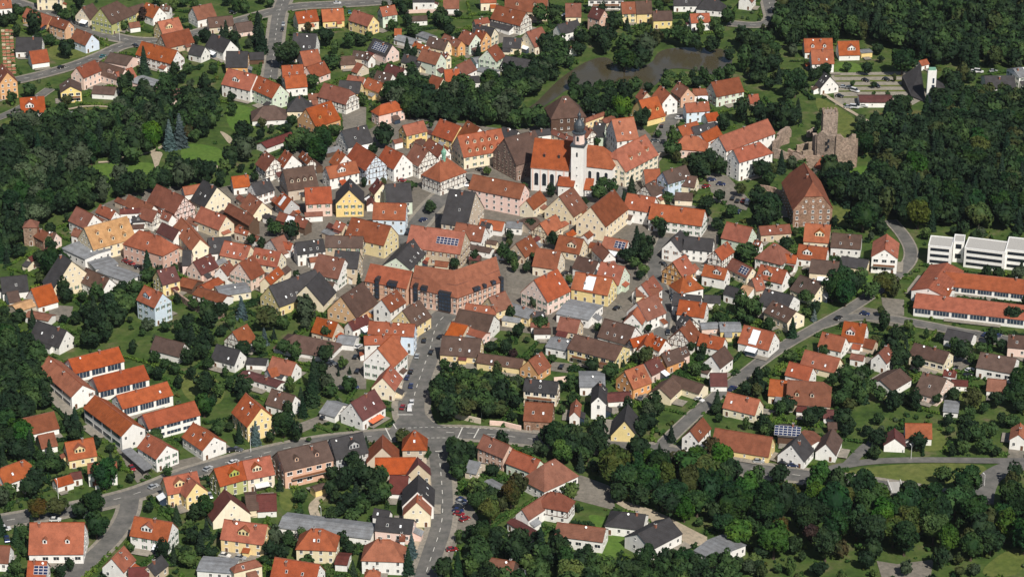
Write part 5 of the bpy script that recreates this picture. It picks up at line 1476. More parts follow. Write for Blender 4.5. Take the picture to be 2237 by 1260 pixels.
# --- white flat-roofed school
def flat_block(root, a, c, depth, h, z0=0.0, bands=3, name="wall"):
    A, B = unproj(*a), unproj(*c); d = B - A; rz = math.atan2(d.y, d.x); L = d.length; O_ = Vector(root.location)
    def tr(mb, nm, mats):
        me = mb.mesh(nm, mats); me.transform(Matrix.Translation(A - O_) @ Matrix.Rotation(rz, 4, 'Z')); return link(nm, me, root)
    b = MB(); b.box(0, L, 0, depth, z0, h); tr(b, name, "wall_w")
    b = MB(); b.box(.35, L - .35, .35, depth - .35, h, h + .06); tr(b, "roof_deck", "concrete")
    b = MB()
    for y0, y1, x0, x1 in ((-.05, .3, -.05, L + .05), (depth - .3, depth + .05, -.05, L + .05)): b.box(x0, x1, y0, y1, h - .02, h + .35)
    for x0, x1 in ((-.05, .3), (L - .3, L + .05)): b.box(x0, x1, .3, depth - .3, h - .02, h + .35)
    tr(b, "parapet", "white_metal")
    for k in range(bands):
        z = (h - .4) * (k + .42) / bands; b = MB(); b.box(1.0, L - 1.0, -.07, .05, z, z + (h / bands) * .45, 0)
        nx = max(2, int(L / 2.4))
        for j in range(nx):
            x0 = 1.15 + j * (L - 2.2) / nx; b.box(x0, x0 + (L - 2.2) / nx - .18, -.1, -.06, z + .1, z + h / bands * .45 - .1, 1)
        tr(b, "window_band", ["dark_metal", "glass"])
    c_, s_ = math.cos(rz), math.sin(rz); occ_poly([(A.x + x * c_ - y * s_, A.y + x * s_ + y * c_) for x, y in ((-1, -1), (L + 1, -1), (L + 1, depth + 1), (-1, depth + 1))], 1)
ws = empty("school_building", unproj(2100, 585)); tag(ws, "white flat-roofed three-storey school with dark window bands at the wood edge", "school")
flat_block(ws, (2025, 578), (2076, 583), 11, 9.0); flat_block(ws, (2080, 572), (2103, 574), 8, 9.6, bands=2); flat_block(ws, (2104, 583), (2192, 594), 12, 9.0); flat_block(ws, (2193, 588), (2300, 600), 14, 9.3)

# --- modern church with white slab tower
mc = empty("modern_church", unproj(2030, 226)); tag(mc, "modern church with a white slab bell tower and dark sloping roof", "church"); O_ = Vector(mc.location)
def mpart(name, b, mats):
    me = b.mesh(name, mats); me.transform(Matrix.Translation(-O_)); return link(name, me, mc)
A = unproj(2023, 226); b = MB(); b.box(A.x, A.x + 4.3, A.y, A.y + 2.2, 0, 17.5); mpart("bell_tower", b, "wall_w")
b = MB(); b.box(A.x + .4, A.x + 3.9, A.y + .2, A.y + 2.0, 17.5, 18.6); mpart("tower_cap", b, "copper")
b = MB()
for k in range(3): b.box(A.x + 2.5 - .3 * (k % 2), A.x + 3.4 + .3 * (k % 2), A.y - .08, A.y, 3.5 + k * 3.6, 6.2 + k * 3.6)
mpart("tower_window", b, "glass_blue")
b = MB(); q = [unproj(2021, 226, .5), unproj(2019, 162, 9), unproj(1996, 164, 3), unproj(1993, 190, .8)]
p = [(A.x - .1, A.y + .5, .6), (A.x - .1, A.y + 26, 11.5), (A.x - 9, A.y + 26, 5), (A.x - 6.5, A.y + 8, 1.0)]
b.poly(p); b.poly([(x, y, z - .25) for x, y, z in p][::-1])
for i in range(4):
    u, v = p[i], p[(i + 1) % 4]; b.poly([u, (u[0], u[1], 0), (v[0], v[1], 0), v])
mpart("nave_roof", b, "roof_k")
b = MB(); b.box(A.x + 4.3, A.x + 11, A.y + 3, A.y + 14, 0, 4.5); mpart("hall_wall", b, "wall_w")
b = MB(); b.poly([(A.x + 4.1, A.y + 2.7, 4.55), (A.x + 11.3, A.y + 2.7, 4.55), (A.x + 4.1, A.y + 14.3, 9.0)]); b.poly([(A.x + 11.3, A.y + 2.7, 4.55), (A.x + 11.3, A.y + 14.3, 4.6), (A.x + 4.1, A.y + 14.3, 9.0)]); mpart("hall_roof", b, "roof_k")
occ_poly([(A.x - 10, A.y - 1), (A.x + 12, A.y - 1), (A.x + 12, A.y + 27), (A.x - 10, A.y + 27)], 1)

# --- grey flat canopy by the school, footbridge, garden walls
cnp = [unproj(0 + u * TS, 840 + v * TS, 3.0) for u, v in ((1385, 750), (1500, 715), (1760, 940), (1650, 985))]
cn = empty("canopy", (sum(p.x for p in cnp) / 4, sum(p.y for p in cnp) / 4, 0)); tag(cn, "long flat grey canopy on posts beside the white school hall", "canopy"); O_ = Vector(cn.location)
b = MB(); b.poly([(p.x - O_.x, p.y - O_.y, 3.0) for p in cnp]); b.poly([(p.x - O_.x, p.y - O_.y, 2.75) for p in cnp][::-1])
for i in range(4):
    p, q = cnp[i], cnp[(i + 1) % 4]; b.poly([(p.x - O_.x, p.y - O_.y, 2.75), (q.x - O_.x, q.y - O_.y, 2.75), (q.x - O_.x, q.y - O_.y, 3.0), (p.x - O_.x, p.y - O_.y, 3.0)])
link("canopy_roof", b.mesh("canopy_roof", "roof_g"), cn)
for i in range(4):
    for t in (.05, .5):
        p = cnp[i].lerp(cnp[(i + 1) % 4], t); p = p.lerp(Vector((O_.x, O_.y, 3)), .08); b = MB(); b.box(-.08, .08, -.08, .08, 0, 2.75); link("post", b.mesh("post", "dark_metal"), cn, (p.x - O_.x, p.y - O_.y, 0))
fa = unproj(1960, 1072); fb = empty("footbridge", fa, .06); tag(fb, "small grey plank footbridge below the meadow strip", "footbridge")
for i in range(14):
    b = MB(); b.box(-2.4, 2.4, -.26, .26, .25, .35); link("plank", b.mesh("plank", "concrete"), fb, (0, -1.5 + i * .6, 0))
for sx in (-1, 1):
    b = MB(); b.box(sx * 2.35 - .06, sx * 2.35 + .06, -1.9, 6.8, 1.15, 1.27)
    for k in range(5): b.box(sx * 2.35 - .05, sx * 2.35 + .05, -1.8 + k * 2.1, -1.7 + k * 2.1, 0, 1.15)
    link("railing", b.mesh("railing", "white_metal"), fb)
# rows of stacked roof tiles on pallets in the yard at the left edge
for i in range(13):
    v = 66 + i * 7.6; A = unproj(2 + i * .5, v + 4)
    r_ = empty("tile_pallet", A); ordn = ["rearmost", "second", "third", "fourth", "fifth", "sixth", "seventh", "eighth", "ninth", "tenth", "eleventh", "twelfth", "frontmost"][i]
    tag(r_, f"{ordn}{'' if i in (0, 12) else ' from the rear'} of the pallet rows of roof tiles at the photo's left edge", "tile stack", "pallet rows of roof tiles")
    for k in range(3):
        b = MB(); x = k * 2.2; b.box(x, x + 1.9, 0, 1.5, 0, .15, 1); b.box(x + .05, x + 1.85, .05, 1.45, .15, .75 + .2 * ((i + k) % 2), 0 if (i * 3 + k) % 4 else 1)
        link("pallet", b.mesh("pallet", ["pallet_tile", "pallet_pale"]), r_)
    occ_poly([(A.x - 1, A.y - 1), (A.x + 8, A.y - 1), (A.x + 8, A.y + 3), (A.x - 1, A.y + 3)], 1)
GARDEN_WALLS = [  # photo points, height, thickness, material, label
    ([(995, 912), (1010, 916), (1050, 925)], 2.2, .5, "wall_u", "left length of the beige garden wall behind the crossroads"),
    ([(1070, 928), (1100, 930), (1138, 940)], 2.0, .5, "wall_p", "right length of the pale garden wall next to the stone house"),
    ([(1245, 832), (1210, 835)], 2.2, .5, "wall_p", "reddish yard wall beside the narrow white gable"),
    ([(380, 645), (415, 672), (450, 690), (490, 698)], 3.0, .8, "wall_s", "remains of the old stone town wall among the gardens"),
    ([(1660, 415), (1690, 420), (1712, 432)], 2.6, .8, "wall_s", "low ruined stone wall left of the granary"),
    ([(1437, 345), (1460, 337), (1480, 340)], 2.2, .5, "wall_u", "retaining wall along the street below the palace"),
    ([(885, 30), (935, 28), (1000, 32)], 2.0, .4, "wall_p", "pinkish yard wall below the north road"),
    ([(1515, 595), (1560, 612), (1600, 600)], 1.6, .4, "wall_w", "white yard wall right of the timbered orange gable")]
for i, (pts, h_, th, mt, lab) in enumerate(GARDEN_WALLS):
    P = [unproj(*p) for p in pts]; O_ = P[0].copy(); b = MB()
    for k in range(len(P) - 1): rough_wall(b, P[k] - O_, P[k + 1] - O_, h_, h_, th, i * 10 + k, 3.0)
    tag(link("garden_wall", b.mesh("garden_wall", mt), None, O_), lab, "wall")
LAMPS = [((1052, 912), 9, "the tall lamp before the park triangle"), ((702, 1140), 6, "the lamp beside the long grey shed"), ((128, 1090), 8, "the lamp on the road below the yellow house"), ((1990, 1003), 6, "the lamp on the park road by the white gable"),
         ((262, 92), 8, "the lamp at the top left road bend"), ((1712, 1050), 6, "the lamp on the east road"), ((548, 988), 7, "the lamp on the west road corner"), ((2150, 1062), 5, "the lamp at the park drive")]
def lamp_parts(root, h):
    b = MB(); b.lathe([(.09, 0), (.06, h)], 8); link("post", b.mesh("post", "white_metal"), root)
    b = MB(); b.box(-.05, 1.2, -.05, .05, h - .1, h); arm = link("arm", b.mesh("arm", "white_metal"), root)
    b = MB(); b.box(.7, 1.5, -.16, .16, h - .02, h + .14); link("lamp_head", b.mesh("lamp_head", "white_metal"), arm)
for p, h, lab in LAMPS:
    r_ = empty("street_lamp", unproj(*p), 2.0); tag(r_, "pale metal street lamp, " + lab, "street lamp", "street lamps"); lamp_parts(r_, h)
# ------------------------------------------------------------------ small roofs in the courtyards of the old town, yards and plot hedges
rgi = random.Random(21); HF0 = list(HFOOT); n_in = 0
for _ in range(4000):
    if n_in >= 75: break
    m_, rz_, bk_ = rgi.choice(HF0); side = rgi.choice([(1, 0), (-1, 0), (0, 1), (0, -1)]); L_ = rgi.uniform(4, 8); w_ = rgi.uniform(3.2, 5); gap = rgi.uniform(.2, 3)
    ox = side[0] * (bk_.L / 2 + L_ / 2 + gap) + (rgi.uniform(-.3, .3) * bk_.L if side[0] == 0 else 0); oy = side[1] * (bk_.W + w_ / 2 + gap)
    c_, s_ = math.cos(rz_), math.sin(rz_); cx, cy = m_.x + ox * c_ - oy * s_, m_.y + ox * s_ + oy * c_
    pts = [(cx + x * c_ - y * s_, cy + x * s_ + y * c_) for x in (-L_ / 2, 0, L_ / 2) for y in (-w_ / 2, 0, w_ / 2)]
    town = [occ_at(*p) for p in pts]
    if occ_at(cx, cy) != 4 or any(t in (2, 3) for t in town) or sum(t == 1 for t in town) > 3: continue
    if any((t == 1) and all(abs(p[0] - q.x) + abs(p[1] - q.y) > 25 for q, _, _ in HF0) for t, p in zip(town, pts)): continue
    near_road = any(min((Vector((cx, cy, 0)) - q).length for q in ROADLINES[r]) < 9 for r in ("high_street", "church_lane", "castle_street", "market_street"))
    if near_road: continue
    h_ = rgi.uniform(2.4, 3.2); p_ = rgi.choice([22, 30, 38, 38]); zr_ = h_ + w_ / 2 * math.tan(math.radians(p_)); d_ = Vector((c_, s_, 0)) * L_ / 2; C = Vector((cx, cy, zr_))
    a_, b_ = proj(C - d_), proj(C + d_); n_ = Vector((s_, -c_, 0)) if c_ >= 0 else Vector((-s_, c_, 0)); E = C + n_ * w_ / 2; E.z = h_
    add_house(a_, b_, proj(E), h_, rgi.choice("rrrrommbbkg"), rgi.choice("wwcuud"), ["p%d" % p_, "raw"], None); n_in += 1
YD = MB(); yz = _z[0] + .004; HEDGE = []
for i, (m_, rz_, bk_) in enumerate(HF0):
    c_, s_ = math.cos(rz_), math.sin(rz_)
    def P_(x, y): return (m_.x + x * c_ - y * s_, m_.y + x * s_ + y * c_)
    if occ_at(*P_(0, bk_.W + 4)) == 4 or occ_at(*P_(0, -bk_.W - 4)) == 4 or bk_.L < 5: continue
    sd = rgi.choice([-1, 1]); y0 = sd * (bk_.W - .3); y1 = sd * (bk_.W + rgi.uniform(2.5, 5)); x0 = rgi.uniform(-.5, .0) * bk_.L; x1 = x0 + rgi.uniform(.4, .9) * bk_.L
    q = [P_(x0, y0), P_(x1, y0), P_(x1, y1), P_(x0, y1)]
    if not any(occ_at(*p) in (2, 3) for p in q): YD.poly([(x, y, yz + i * .0006) for x, y in (q if sd > 0 else q[::-1])]); occ_poly(q, 1)
    hx, hy = bk_.L / 2 + rgi.uniform(4, 9), bk_.W + rgi.uniform(5, 9)
    for (ax, ay), (bx, by) in (((-hx, -hy), (hx, -hy)), ((hx, -hy), (hx, hy)), ((hx, hy), (-hx, hy)), ((-hx, hy), (-hx, -hy))):
        if rgi.random() < .45: continue
        n_ = int(math.hypot(bx - ax, by - ay) / 1.2); r0 = rgi.uniform(.75, 1.1)
        for k in range(n_): HEDGE.append((*P_(ax + (bx - ax) * k / n_, ay + (by - ay) * k / n_), r0))
tag(link("yard_paving", YD.mesh("yard_paving", "pavement")), kind="structure")
# ------------------------------------------------------------------ cars
def car_body(van):
    b = MB(); l, w = (2.5, .95) if van else (2.12, .87)
    prof = [(-l, .35), (-l, .85), (-l + .1, .95), (-l * .98 + .15, 1.0), (l * .45, .98), (l - .15, .80), (l, .62), (l, .35)]
    n = len(prof)
    for s in (-1, 1): b.poly([(x, s * w, z) for x, z in (prof if s > 0 else prof[::-1])][::-1], 0)
    for i in range(n):
        (x0, z0), (x1, z1) = prof[i], prof[(i + 1) % n]; b.poly([(x0, w, z0), (x1, w, z1), (x1, -w, z1), (x0, -w, z0)], 0)
    zt, xb, xf, xrb, xrf = (2.0, -l + .05, l * .55, -l + .25, l * .25) if van else (1.46, -l + .15, l * .42, -l * .62, l * .02)
    wt = w - .16; base = [(xb, -w + .03, .97), (xf, -w + .03, .96), (xf, w - .03, .96), (xb, w - .03, .97)]; top = [(xrb, -wt, zt), (xrf, -wt, zt), (xrf, wt, zt), (xrb, wt, zt)]
    b.poly(top, 0)
    for i in range(4): b.poly([base[i], base[(i + 1) % 4], top[(i + 1) % 4], top[i]], 1 if not (van and i in (3,)) else 0)
    for s in (-1, 1): b.box(l - .04, l + .02, s * .6 - .16, s * .6 + .16, .58, .72, 2)
    return b
def wheel_mesh():
    b = MB(); n = 12
    for y0, r, m in ((0, .32, 0), (.02, .2, 1)):
        ring = [(r * math.cos(2 * math.pi * k / n), r * math.sin(2 * math.pi * k / n)) for k in range(n)]; h = .11 + y0
        for s in (-1, 1): b.poly([(x, s * h, z) for x, z in (ring if s < 0 else ring[::-1])], m)
        for k in range(n):
            p, q = ring[k], ring[(k + 1) % n]; b.poly([(p[0], h, p[1]), (q[0], h, q[1]), (q[0], -h, q[1]), (p[0], -h, p[1])], m)
    return b.mesh("wheel", ["tyre", "white_metal"])
WHEEL = wheel_mesh(); CARME = {}
CARLIST = []
for (x0, y0), txt in CARS.items():
    for it in txt.split(','):
        t = it.split(); u, v = x0 + float(t[0]) * TS, y0 + float(t[1]) * TS
        P = unproj(u, v, .7); Q = unproj(u + float(t[2]) * .5, v + float(t[3]) * .5, .7); rz = math.atan2(Q.y - P.y, Q.x - P.x); van = t[4] == 'white' and len(CARLIST) % 2 == 0
        key = (t[4], van)
        if key not in CARME: CARME[key] = car_body(van).mesh("body", ["car_" + t[4], "glass", "skylight_white"])
        r = empty("van" if van else "car", (P.x, P.y, _z[0] + .01), rz); link("body", CARME[key], r); l = 1.5 if van else 1.28
        for sx in (-1, 1):
            for sy in (-1, 1): link("wheel", WHEEL, r, (sx * l, sy * (.82 if van else .76), .32))
        CARLIST.append([(u, v), r, f"{t[4]} {'van' if van else 'car'}", None, "van" if van else "car"])

# ------------------------------------------------------------------ foliage
def quads(cent, nrm, size, rng, jit=.7):
    """leaf-clump faces: centre, facing, half size"""
    n = nrm + rng.normal(0, jit, nrm.shape); n /= np.linalg.norm(n, axis=1)[:, None] + 1e-9
    a = np.cross(n, rng.normal(0, 1, n.shape)); a /= np.linalg.norm(a, axis=1)[:, None] + 1e-9; b = np.cross(n, a); s = size[:, None]
    k = rng.uniform(.55, 1.1, (len(n), 1))
    return np.stack([cent - a * s, cent - b * s * k, cent + a * s, cent + b * s * k], 1).reshape(-1, 3)
def ball(r, cz, rng, sub=1, zs=1.0):
    bm = bmesh.new(); bmesh.ops.create_icosphere(bm, subdivisions=sub, radius=1); V = np.array([v.co[:] for v in bm.verts]); F = [[v.index for v in f.verts] for f in bm.faces]; bm.free()
    V = V * (r * (1 + rng.uniform(-.12, .12, (len(V), 1)))) * np.array([1, 1, zs]); V[:, 2] += cz; return V, F
def crown_data(kind, seed, n, size):
    """unit crown: half-height 1, centre at the origin; returns verts, faces"""
    rng = np.random.default_rng(seed)
    if kind == 'conifer':
        t = rng.uniform(0, 1, n) ** .8; z = 1 - 2 * t; tier = np.floor(t * 13) / 13 + .04; R = .52 * (.10 + .90 * t) * (1 - .35 * ((t * 13) % 1)); a = rng.uniform(0, 2 * np.pi, n)
        R = R * (1 + .18 * np.sin(a * 5 + tier * 40)) * rng.uniform(.6, 1.05, n)
        c = np.stack([R * np.cos(a), R * np.sin(a), z - .12 * R], 1); nr = np.stack([np.cos(a) * .8, np.sin(a) * .8, np.full(n, .9)], 1)
        V = quads(c, nr, size * rng.uniform(.6, 1.2, n) * (.5 + .6 * t), rng, .45)
        bm = MB(); bm.lathe([(.34, -.92), (.18, .1), (.02, .9)], 7); V0, F0 = np.array(bm.v), [list(f) for f in bm.f]
    else:
        k = {'round': 20, 'tall': 18, 'wide': 22, 'shrub': 7}[kind]; d = rng.normal(0, 1, (k, 3)); d /= np.linalg.norm(d, axis=1)[:, None]; d[:, 2] = d[:, 2] * .9 + .12
        zs = {'round': .98, 'tall': 1.2, 'wide': .85, 'shrub': .8}[kind]; xs = {'round': 1.0, 'tall': .72, 'wide': 1.12, 'shrub': 1.0}[kind]
        C = d * rng.uniform(.45, .68, (k, 1)) * np.array([xs, xs, zs]); R = rng.uniform(.26, .46, k)
        i = rng.integers(0, k, n); o = rng.normal(0, 1, (n, 3)); o /= np.linalg.norm(o, axis=1)[:, None]
        o = o + d[i] * .7; o[:, 2] += .2; o /= np.linalg.norm(o, axis=1)[:, None]
        c = C[i] + o * R[i][:, None] * rng.uniform(.82, 1.08, (n, 1))
        V = quads(c, o, size * rng.uniform(.55, 1.25, n), rng, .55)
        V0, F0 = ball(.66, 0, rng, 2 if kind != 'shrub' else 1, zs); V0 = V0 * np.array([xs, xs, 1])
    m = len(V0); nq = len(V) // 4; F = F0 + (np.arange(nq * 4).reshape(-1, 4) + m).tolist()
    return np.vstack([V0, V]), F
def crown_mesh(name, kind, seed, n, size, mat):
    V, F = crown_data(kind, seed, n, size); me = bpy.data.meshes.new(name); me.from_pydata(V.tolist(), [], F); me.materials.append(MATS["leaf_" + mat]); me.update(); return me
def trunk_mesh(name, seed, conifer=False):
    rg = random.Random(seed); b = MB(); r = .07 if not conifer else .035
    b.lathe([(r * 1.5, 0), (r, .15), (r * .8, .6), (r * .35, 1.0)], 7)
    if not conifer:
        for k in range(5):
            a = k * 1.256 + rg.random(); z = .5 + .08 * k; p0 = Vector((0, 0, z)); p1 = Vector((math.cos(a) * .28, math.sin(a) * .28, z + .3)); t = (p1 - p0).normalized(); s = t.orthogonal().normalized(); q = t.cross(s)
            for j in range(5):
                c0, c1 = [s * math.cos(2 * math.pi * i / 5) + q * math.sin(2 * math.pi * i / 5) for i in (j, j + 1)]
                b.poly([p0 + c0 * r * .5, p0 + c1 * r * .5, p1 + c1 * r * .2, p1 + c0 * r * .2])
    return b.mesh(name, "bark")
TRUNK = [trunk_mesh("trunk", i) for i in range(3)]; TRUNKC = trunk_mesh("trunk", 9, True)
CROWN = {}
def crown_for(k, i):
    kind = 'conifer' if k in 'cs' else ('round', 'tall', 'wide', 'round')[i % 4]
    key = (k, kind, i % 4)
    if key not in CROWN: CROWN[key] = crown_mesh("crown", kind, 100 + hash_(k) * 17 + i % 4, 1700 if kind != 'conifer' else 1500, .105 if kind != 'conifer' else .085, k)
    return CROWN[key], kind
def hash_(k): return "bdlcsoypg".index(k)
ALLT = []                                             # (pixel radius, x, y, r_m, hc, kind letter, pixel)
for (x0, y0), txt in TREES.items():
    for it in txt.split(','):
        a = it.split(); u, v, rp = x0 + float(a[0]) * TS, y0 + float(a[1]) * TS, float(a[2]) * TS * (1.14 if a[3] not in 'cs' else 1.05); hc = 6.0
        for _ in range(4):
            P = unproj(u, v, hc); r = rp / px_per_m(P); hc = r * .96 if a[3] in 'cs' else r * 1.12 + .6
        if occ_at(P.x, P.y) == 3: P.y -= 3
        ALLT.append([rp, P.x, P.y, r, hc, a[3], (u, v)])
def inside(u, v, poly):
    r = False; n = len(poly)
    for i in range(n):
        (xa, ya), (xb, yb) = poly[i], poly[(i + 1) % n]
        if (ya > v) != (yb > v) and u < (xb - xa) * (v - ya) / (yb - ya) + xa: r = not r
    return r
rg = random.Random(5); CELL = {}
def near(x, y, dmin):
    cx, cy = int(x // 8), int(y // 8)
    for i in range(cx - 1, cx + 2):
        for j in range(cy - 1, cy + 2):
            for (a, c, r) in CELL.get((i, j), ()):
                if (a - x) ** 2 + (c - y) ** 2 < dmin * dmin: return True
    return False
def remember(x, y, r): CELL.setdefault((int(x // 8), int(y // 8)), []).append((x, y, r))
for t in ALLT: remember(t[1], t[2], t[3])
for poly, sp, r0, r1, kinds in WOODS:
    W = [unproj(u, v) for u, v in poly]; xa, xb = min(p.x for p in W), max(p.x for p in W); ya, yb = min(p.y for p in W), max(p.y for p in W)
    for _ in range(int((xb - xa) * (yb - ya) / (sp * sp) * 4)):
        x, y = rg.uniform(xa, xb), rg.uniform(ya, yb); u, v = proj((x, y, 3))
        if not inside(u, v, poly) or occ_at(x, y) in (1, 2, 3) or near(x, y, sp * .68): continue
        r = rg.uniform(r0, r1); k = rg.choice(kinds); hc = r * 1.2 + .8
        if k == 'c': r *= 1.4; hc = r * .96
        u, v = proj((x, y, hc)); ALLT.append([r * px_per_m((x, y, hc)), x, y, r, hc, k, (u, v)]); remember(x, y, r)
# scattered small garden trees
for _ in range(8200):
    u, v = rg.uniform(-260, 2500), rg.uniform(-120, 1390); P = unproj(u, v)
    town_ = occ_at(P.x, P.y) == 4
    if (occ_at(P.x, P.y) != 0 and not (town_ and rg.random() < .3)) or near(P.x, P.y, 3.3): continue
    if any(occ_at(P.x + dx, P.y + dy) in (1, 3) for dx, dy in ((2.2, 0), (-2.2, 0), (0, 2.2), (0, -2.2))): continue
    if rg.random() < .35 or (not town_ and math.sin(P.x * .09 + 1) + math.sin(P.y * .11 + P.x * .04) < rg.uniform(-1.6, .9)): continue
    r = rg.uniform(1.3, 3.3) if not town_ else rg.uniform(1.1, 2.2); k = rg.choice("bbddddlgyd"); hc = r * 1.15 + .3
    if rg.random() < .12: k = 'c'; r = rg.uniform(2.8, 5.2); hc = r * .96
    ALLT.append([r * px_per_m((P.x, P.y, hc)), P.x, P.y, r, hc, k, proj((P.x, P.y, hc))]); remember(P.x, P.y, r)
ALLT.sort(key=lambda t: -t[0])
inview = lambda t: -5 < t[6][0] < IMG_W + 5 and -5 < t[6][1] < IMG_H + 5
IND = [t for t in ALLT if inview(t)][:300]; ids = {id(t) for t in IND}; REST = [t for t in ALLT if id(t) not in ids]
TREEINFO = []
LEAFNAME = dict(b="green", d="dark green", l="bright green", c="dark", s="blue-grey", o="rusty orange", y="yellow-green", p="purple-brown", g="grey-green")
for i, (rp, x, y, r, hc, k, px) in enumerate(IND):
    me, kind = crown_for(k, i); rt = empty("conifer_tree" if k in 'cs' else "broadleaf_tree", (x, y, 0), rg.uniform(0, 6.28))
    sz_ = rg.uniform(.9, 1.25) if k not in 'cs' else 1.0; sx_ = rg.uniform(.9, 1.1)
    link("crown", me, rt, (0, 0, hc * (1 + (sz_ - 1) * .6)), 0, (r * sx_, r * sx_, r * sz_))
    if k in 'cs': link("trunk", TRUNKC, rt, (0, 0, 0), 0, (r, r, hc * .9))
    else: link("trunk", TRUNK[i % 3], rt, (0, 0, 0), 0, (r, r, hc * .95))
    TREEINFO.append([px, rt, LEAFNAME[k] + (" spruce" if k == 's' else " conifer" if k == 'c' else " leafy tree"), None, "tree"])
# the many smaller trees and shrubs, too many to tell apart: one mesh for each leaf colour merged into a single object
def mass(name, items, label, base, cat):
    VS, FS, MI, off = [], [], [], 0; mats = sorted({t[5] for t in items})
    for j, t in enumerate(items):
        rp, x, y, r, hc, k, px = t; V, F4, F3 = base[('c' if k in 'cs' else 'b', j % 6)]
        a = (j * 2.399) % 6.283; c, s = math.cos(a), math.sin(a); R = np.array([[c, s, 0], [-s, c, 0], [0, 0, 1]])
        sz_ = .88 + ((j * .618) % 1) * .5 if k not in 'cs' else 1.0; sx_ = .88 + ((j * .381) % 1) * .28
        VS.append(V @ R * np.array([r * sx_, r * sx_, r * sz_]) + np.array([x, y, hc * (1 + (sz_ - 1) * .6)])); FS.append((F3 + off, F4 + off)); MI.append(mats.index(k)); off += len(V)
    V = np.vstack(VS).astype(np.float32); f3 = np.vstack([f[0] for f in FS]); f4 = np.vstack([f[1] for f in FS])
    m3 = np.concatenate([np.full(len(f[0]), m) for f, m in zip(FS, MI)]); m4 = np.concatenate([np.full(len(f[1]), m) for f, m in zip(FS, MI)])
    me = bpy.data.meshes.new(name); me.vertices.add(len(V)); me.vertices.foreach_set("co", V.ravel())
    loops = np.concatenate([f3.ravel(), f4.ravel()]); me.loops.add(len(loops)); me.loops.foreach_set("vertex_index", loops.astype(np.int32))
    tot = np.concatenate([np.full(len(f3), 3), np.full(len(f4), 4)]); st = np.concatenate([[0], np.cumsum(tot)[:-1]])
    me.polygons.add(len(tot)); me.polygons.foreach_set("loop_start", st.astype(np.int32)); me.polygons.foreach_set("loop_total", tot.astype(np.int32))
    me.polygons.foreach_set("material_index", np.concatenate([m3, m4]).astype(np.int32))
    for k in mats: me.materials.append(MATS["leaf_" + k])
    me.update(calc_edges=True); me.validate(); print(name, len(items), "items", len(tot), "faces")
    return tag(link(name, me), label, cat, kind="stuff")
def low(kind, seed, n, size):
    V, F = crown_data(kind, seed, n, size); return V, np.array([f for f in F if len(f) == 4 and True]).reshape(-1, 4), np.array([f for f in F if len(f) == 3]).reshape(-1, 3)
def low_con(seed):
    rng = np.random.default_rng(seed); V, F = crown_data('conifer', seed, 420, .15); return V, np.array([f for f in F if len(f) == 4]).reshape(-1, 4), np.zeros((0, 3), int)
BASE = {('b', i): low(('round', 'wide', 'tall', 'round', 'wide', 'round')[i], 300 + i, 290, .20) for i in range(6)}
BASE.update({('c', i): low_con(320 + i) for i in range(6)})
mass("woodland", REST, "mass of smaller trees filling the woods and gardens", BASE, "trees")
SH = []; rg2 = random.Random(11)
for hx_, hy_, hr_ in HEDGE:
    if occ_at(hx_, hy_) == 0 and -10 < proj((hx_, hy_, 0))[0] < IMG_W + 10: SH.append([0, hx_, hy_, hr_, hr_ * .6, 'bdl'[int(hx_ * .05) % 3], (0, 0)])
NH = len(SH)
for _ in range(30000):
    u, v = rg2.uniform(-200, 2440), rg2.uniform(-100, 1360); P = unproj(u, v)
    if occ_at(P.x, P.y) != 0 and not (occ_at(P.x, P.y) == 4 and rg2.random() < .13): continue
    if len(SH) > NH + 2600: break
    if math.sin(P.x * .11 + 3) + math.sin(P.y * .13) + math.sin((P.x + P.y) * .31) * .6 < rg2.uniform(-1.2, 1.6): continue
    r = rg2.uniform(.5, 1.5); SH.append([0, P.x, P.y, r, r * .55, rg2.choice("bbddlyg"), (u, v)])
BASES = {('b', i): low('shrub', 400 + i, 24, .44) for i in range(6)}
mass("garden_shrubs", SH, "low shrubs and hedges scattered through the gardens", BASES, "shrubs")

# ------------------------------------------------------------------ labels that single each thing out
LAND = [("white church", (1230, 370)), ("castle ruin", (1815, 330)), ("stone granary", (1762, 440)), ("pond", (1450, 140)), ("crossroads", (915, 945)), ("office block", (950, 620)),
        ("timbered town hall", (960, 405)), ("four classroom wings", (270, 840)), ("flat-roofed school", (2140, 560)), ("stone gate tower", (70, 515)), ("white slab tower", (2025, 195)),
        ("north junction", (610, 25)), ("yellow hall", (1300, 630)), ("tan-roofed hall", (225, 510)), ("black-roofed bungalow", (1420, 1160)), ("long grey shed", (700, 1150)),
        ("solar-topped shed", (1718, 940)), ("meadow strip", (1990, 1030)), ("park triangle", (1040, 860)), ("blue spruces", (380, 290)), ("mill road corner", (280, 1100)), ("hill road bend", (1990, 560)),
        ("brown apartment block", (665, 1000)), ("palace", (1380, 340)), ("tithe barn", (1230, 245)), ("low school blocks", (2120, 650)), ("church lane", (1450, 680)), ("high street", (915, 800)), ("tile pallets", (15, 115)), ("olive green gable", (230, 30)), ("timbered barn house", (1130, 35)), ("big white gable", (770, 370)), ("salmon school", (325, 545)), ("pink long house", (1090, 430)), ("pale blue house", (335, 665)), ("dark A-frame house", (1365, 920)), ("flat grey canopy", (300, 1005)), ("far road bend", (1690, 50)), ("lower car park", (1290, 1070)), ("south road", (965, 1120)), ("park drive", (2150, 1060)), ("white school annex", (445, 965))]
ORD = ["nearest", "second nearest", "third nearest", "fourth nearest", "fifth nearest", "sixth nearest", "seventh nearest", "eighth nearest", "ninth nearest", "tenth nearest", "eleventh nearest", "twelfth nearest", "thirteenth nearest", "fourteenth nearest", "fifteenth nearest", "sixteenth nearest", "seventeenth nearest", "eighteenth nearest"]
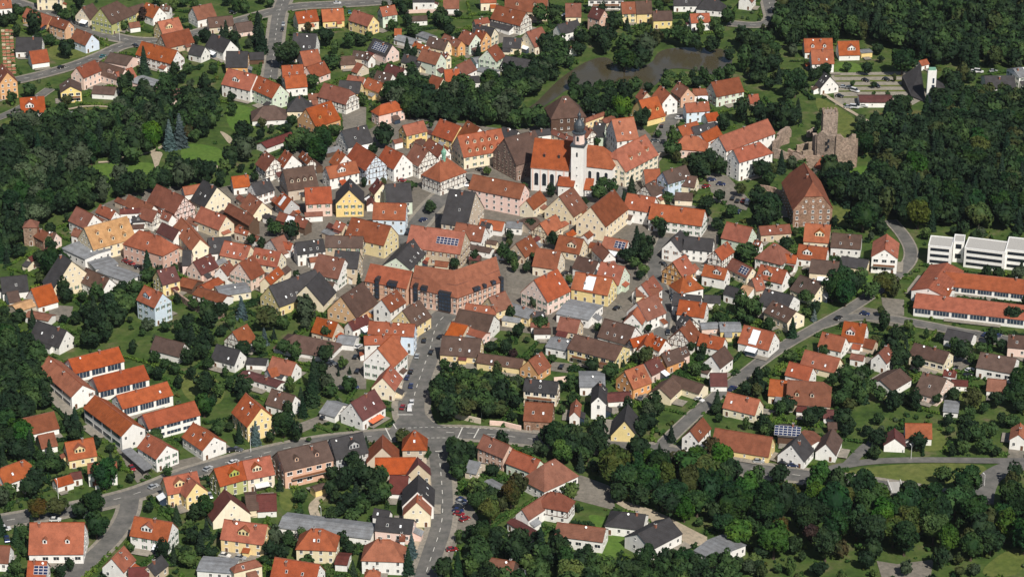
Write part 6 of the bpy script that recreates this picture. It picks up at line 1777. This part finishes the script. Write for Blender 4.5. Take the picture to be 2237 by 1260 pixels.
def relate(px, skip=0):
    c = sorted(LAND, key=lambda l: math.hypot(l[1][0] - px[0], (l[1][1] - px[1]) * 1.4))[skip]; dx, dy = px[0] - c[1][0], (px[1] - c[1][1]) * 1.4
    return ("right of" if dx > 0 else "left of") if abs(dx) > abs(dy) else ("in front of" if dy > 0 else "behind"), c[0], math.hypot(dx, dy)
def label_all(items, group):
    buckets = {}
    for it in items:
        if it[3]: tag(it[1], it[3], it[4], group); continue
        rel, lm, dist = relate(it[0]); buckets.setdefault((it[2], rel, lm), []).append((dist, it))
    for (desc, rel, lm), l in buckets.items():
        l.sort(key=lambda q: q[0])
        for i, (dist, it) in enumerate(l):
            if len(l) == 1: s = f"{desc}, {rel} the {lm}"
            else: s = f"{desc}, {ORD[min(i, 17)]} such {rel} the {lm}"
            if len(s.split()) > 16: s = s.replace("in front of", "before")
            if len(s.split()) > 16: s = s.replace(" such ", " ").replace("reddish brown", "red-brown").replace("pale blue", "blue").replace("dark grey", "charcoal")
            tag(it[1], s, it[4], group)
label_all([b for b in BUILT if b[4] == "house"], "houses of the town"); label_all([b for b in BUILT if b[4] == "outbuilding"], "outbuildings of the town")
label_all(CARLIST, "cars and vans in the town"); label_all(TREEINFO, "trees of the town")
print("houses", len(BUILT), "cars", len(CARLIST), "trees", len(IND), "rest", len(REST), "shrubs", len(SH), "objects", len(bpy.data.objects))
# ------------------------------------------------------------------ thin summer haze
hz = MB(); hz.box(-3600, 3600, -3100, 4600, -1.0, 520.0)
hm = bpy.data.materials.new("haze"); hm.use_nodes = True; hn = hm.node_tree
for n in list(hn.nodes): hn.nodes.remove(n)
ho = hn.nodes.new("ShaderNodeOutputMaterial"); hv = hn.nodes.new("ShaderNodeVolumePrincipled")
hv.inputs["Color"].default_value = (0.80, 0.88, 1.0, 1); hv.inputs["Density"].default_value = 0.000014; hv.inputs["Anisotropy"].default_value = 0.2
hn.links.new(hv.outputs[0], ho.inputs["Volume"]); MATS["haze"] = hm
tag(link("haze", hz.mesh("haze", "haze")), "thin bluish summer haze over the whole town", "haze", kind="stuff")
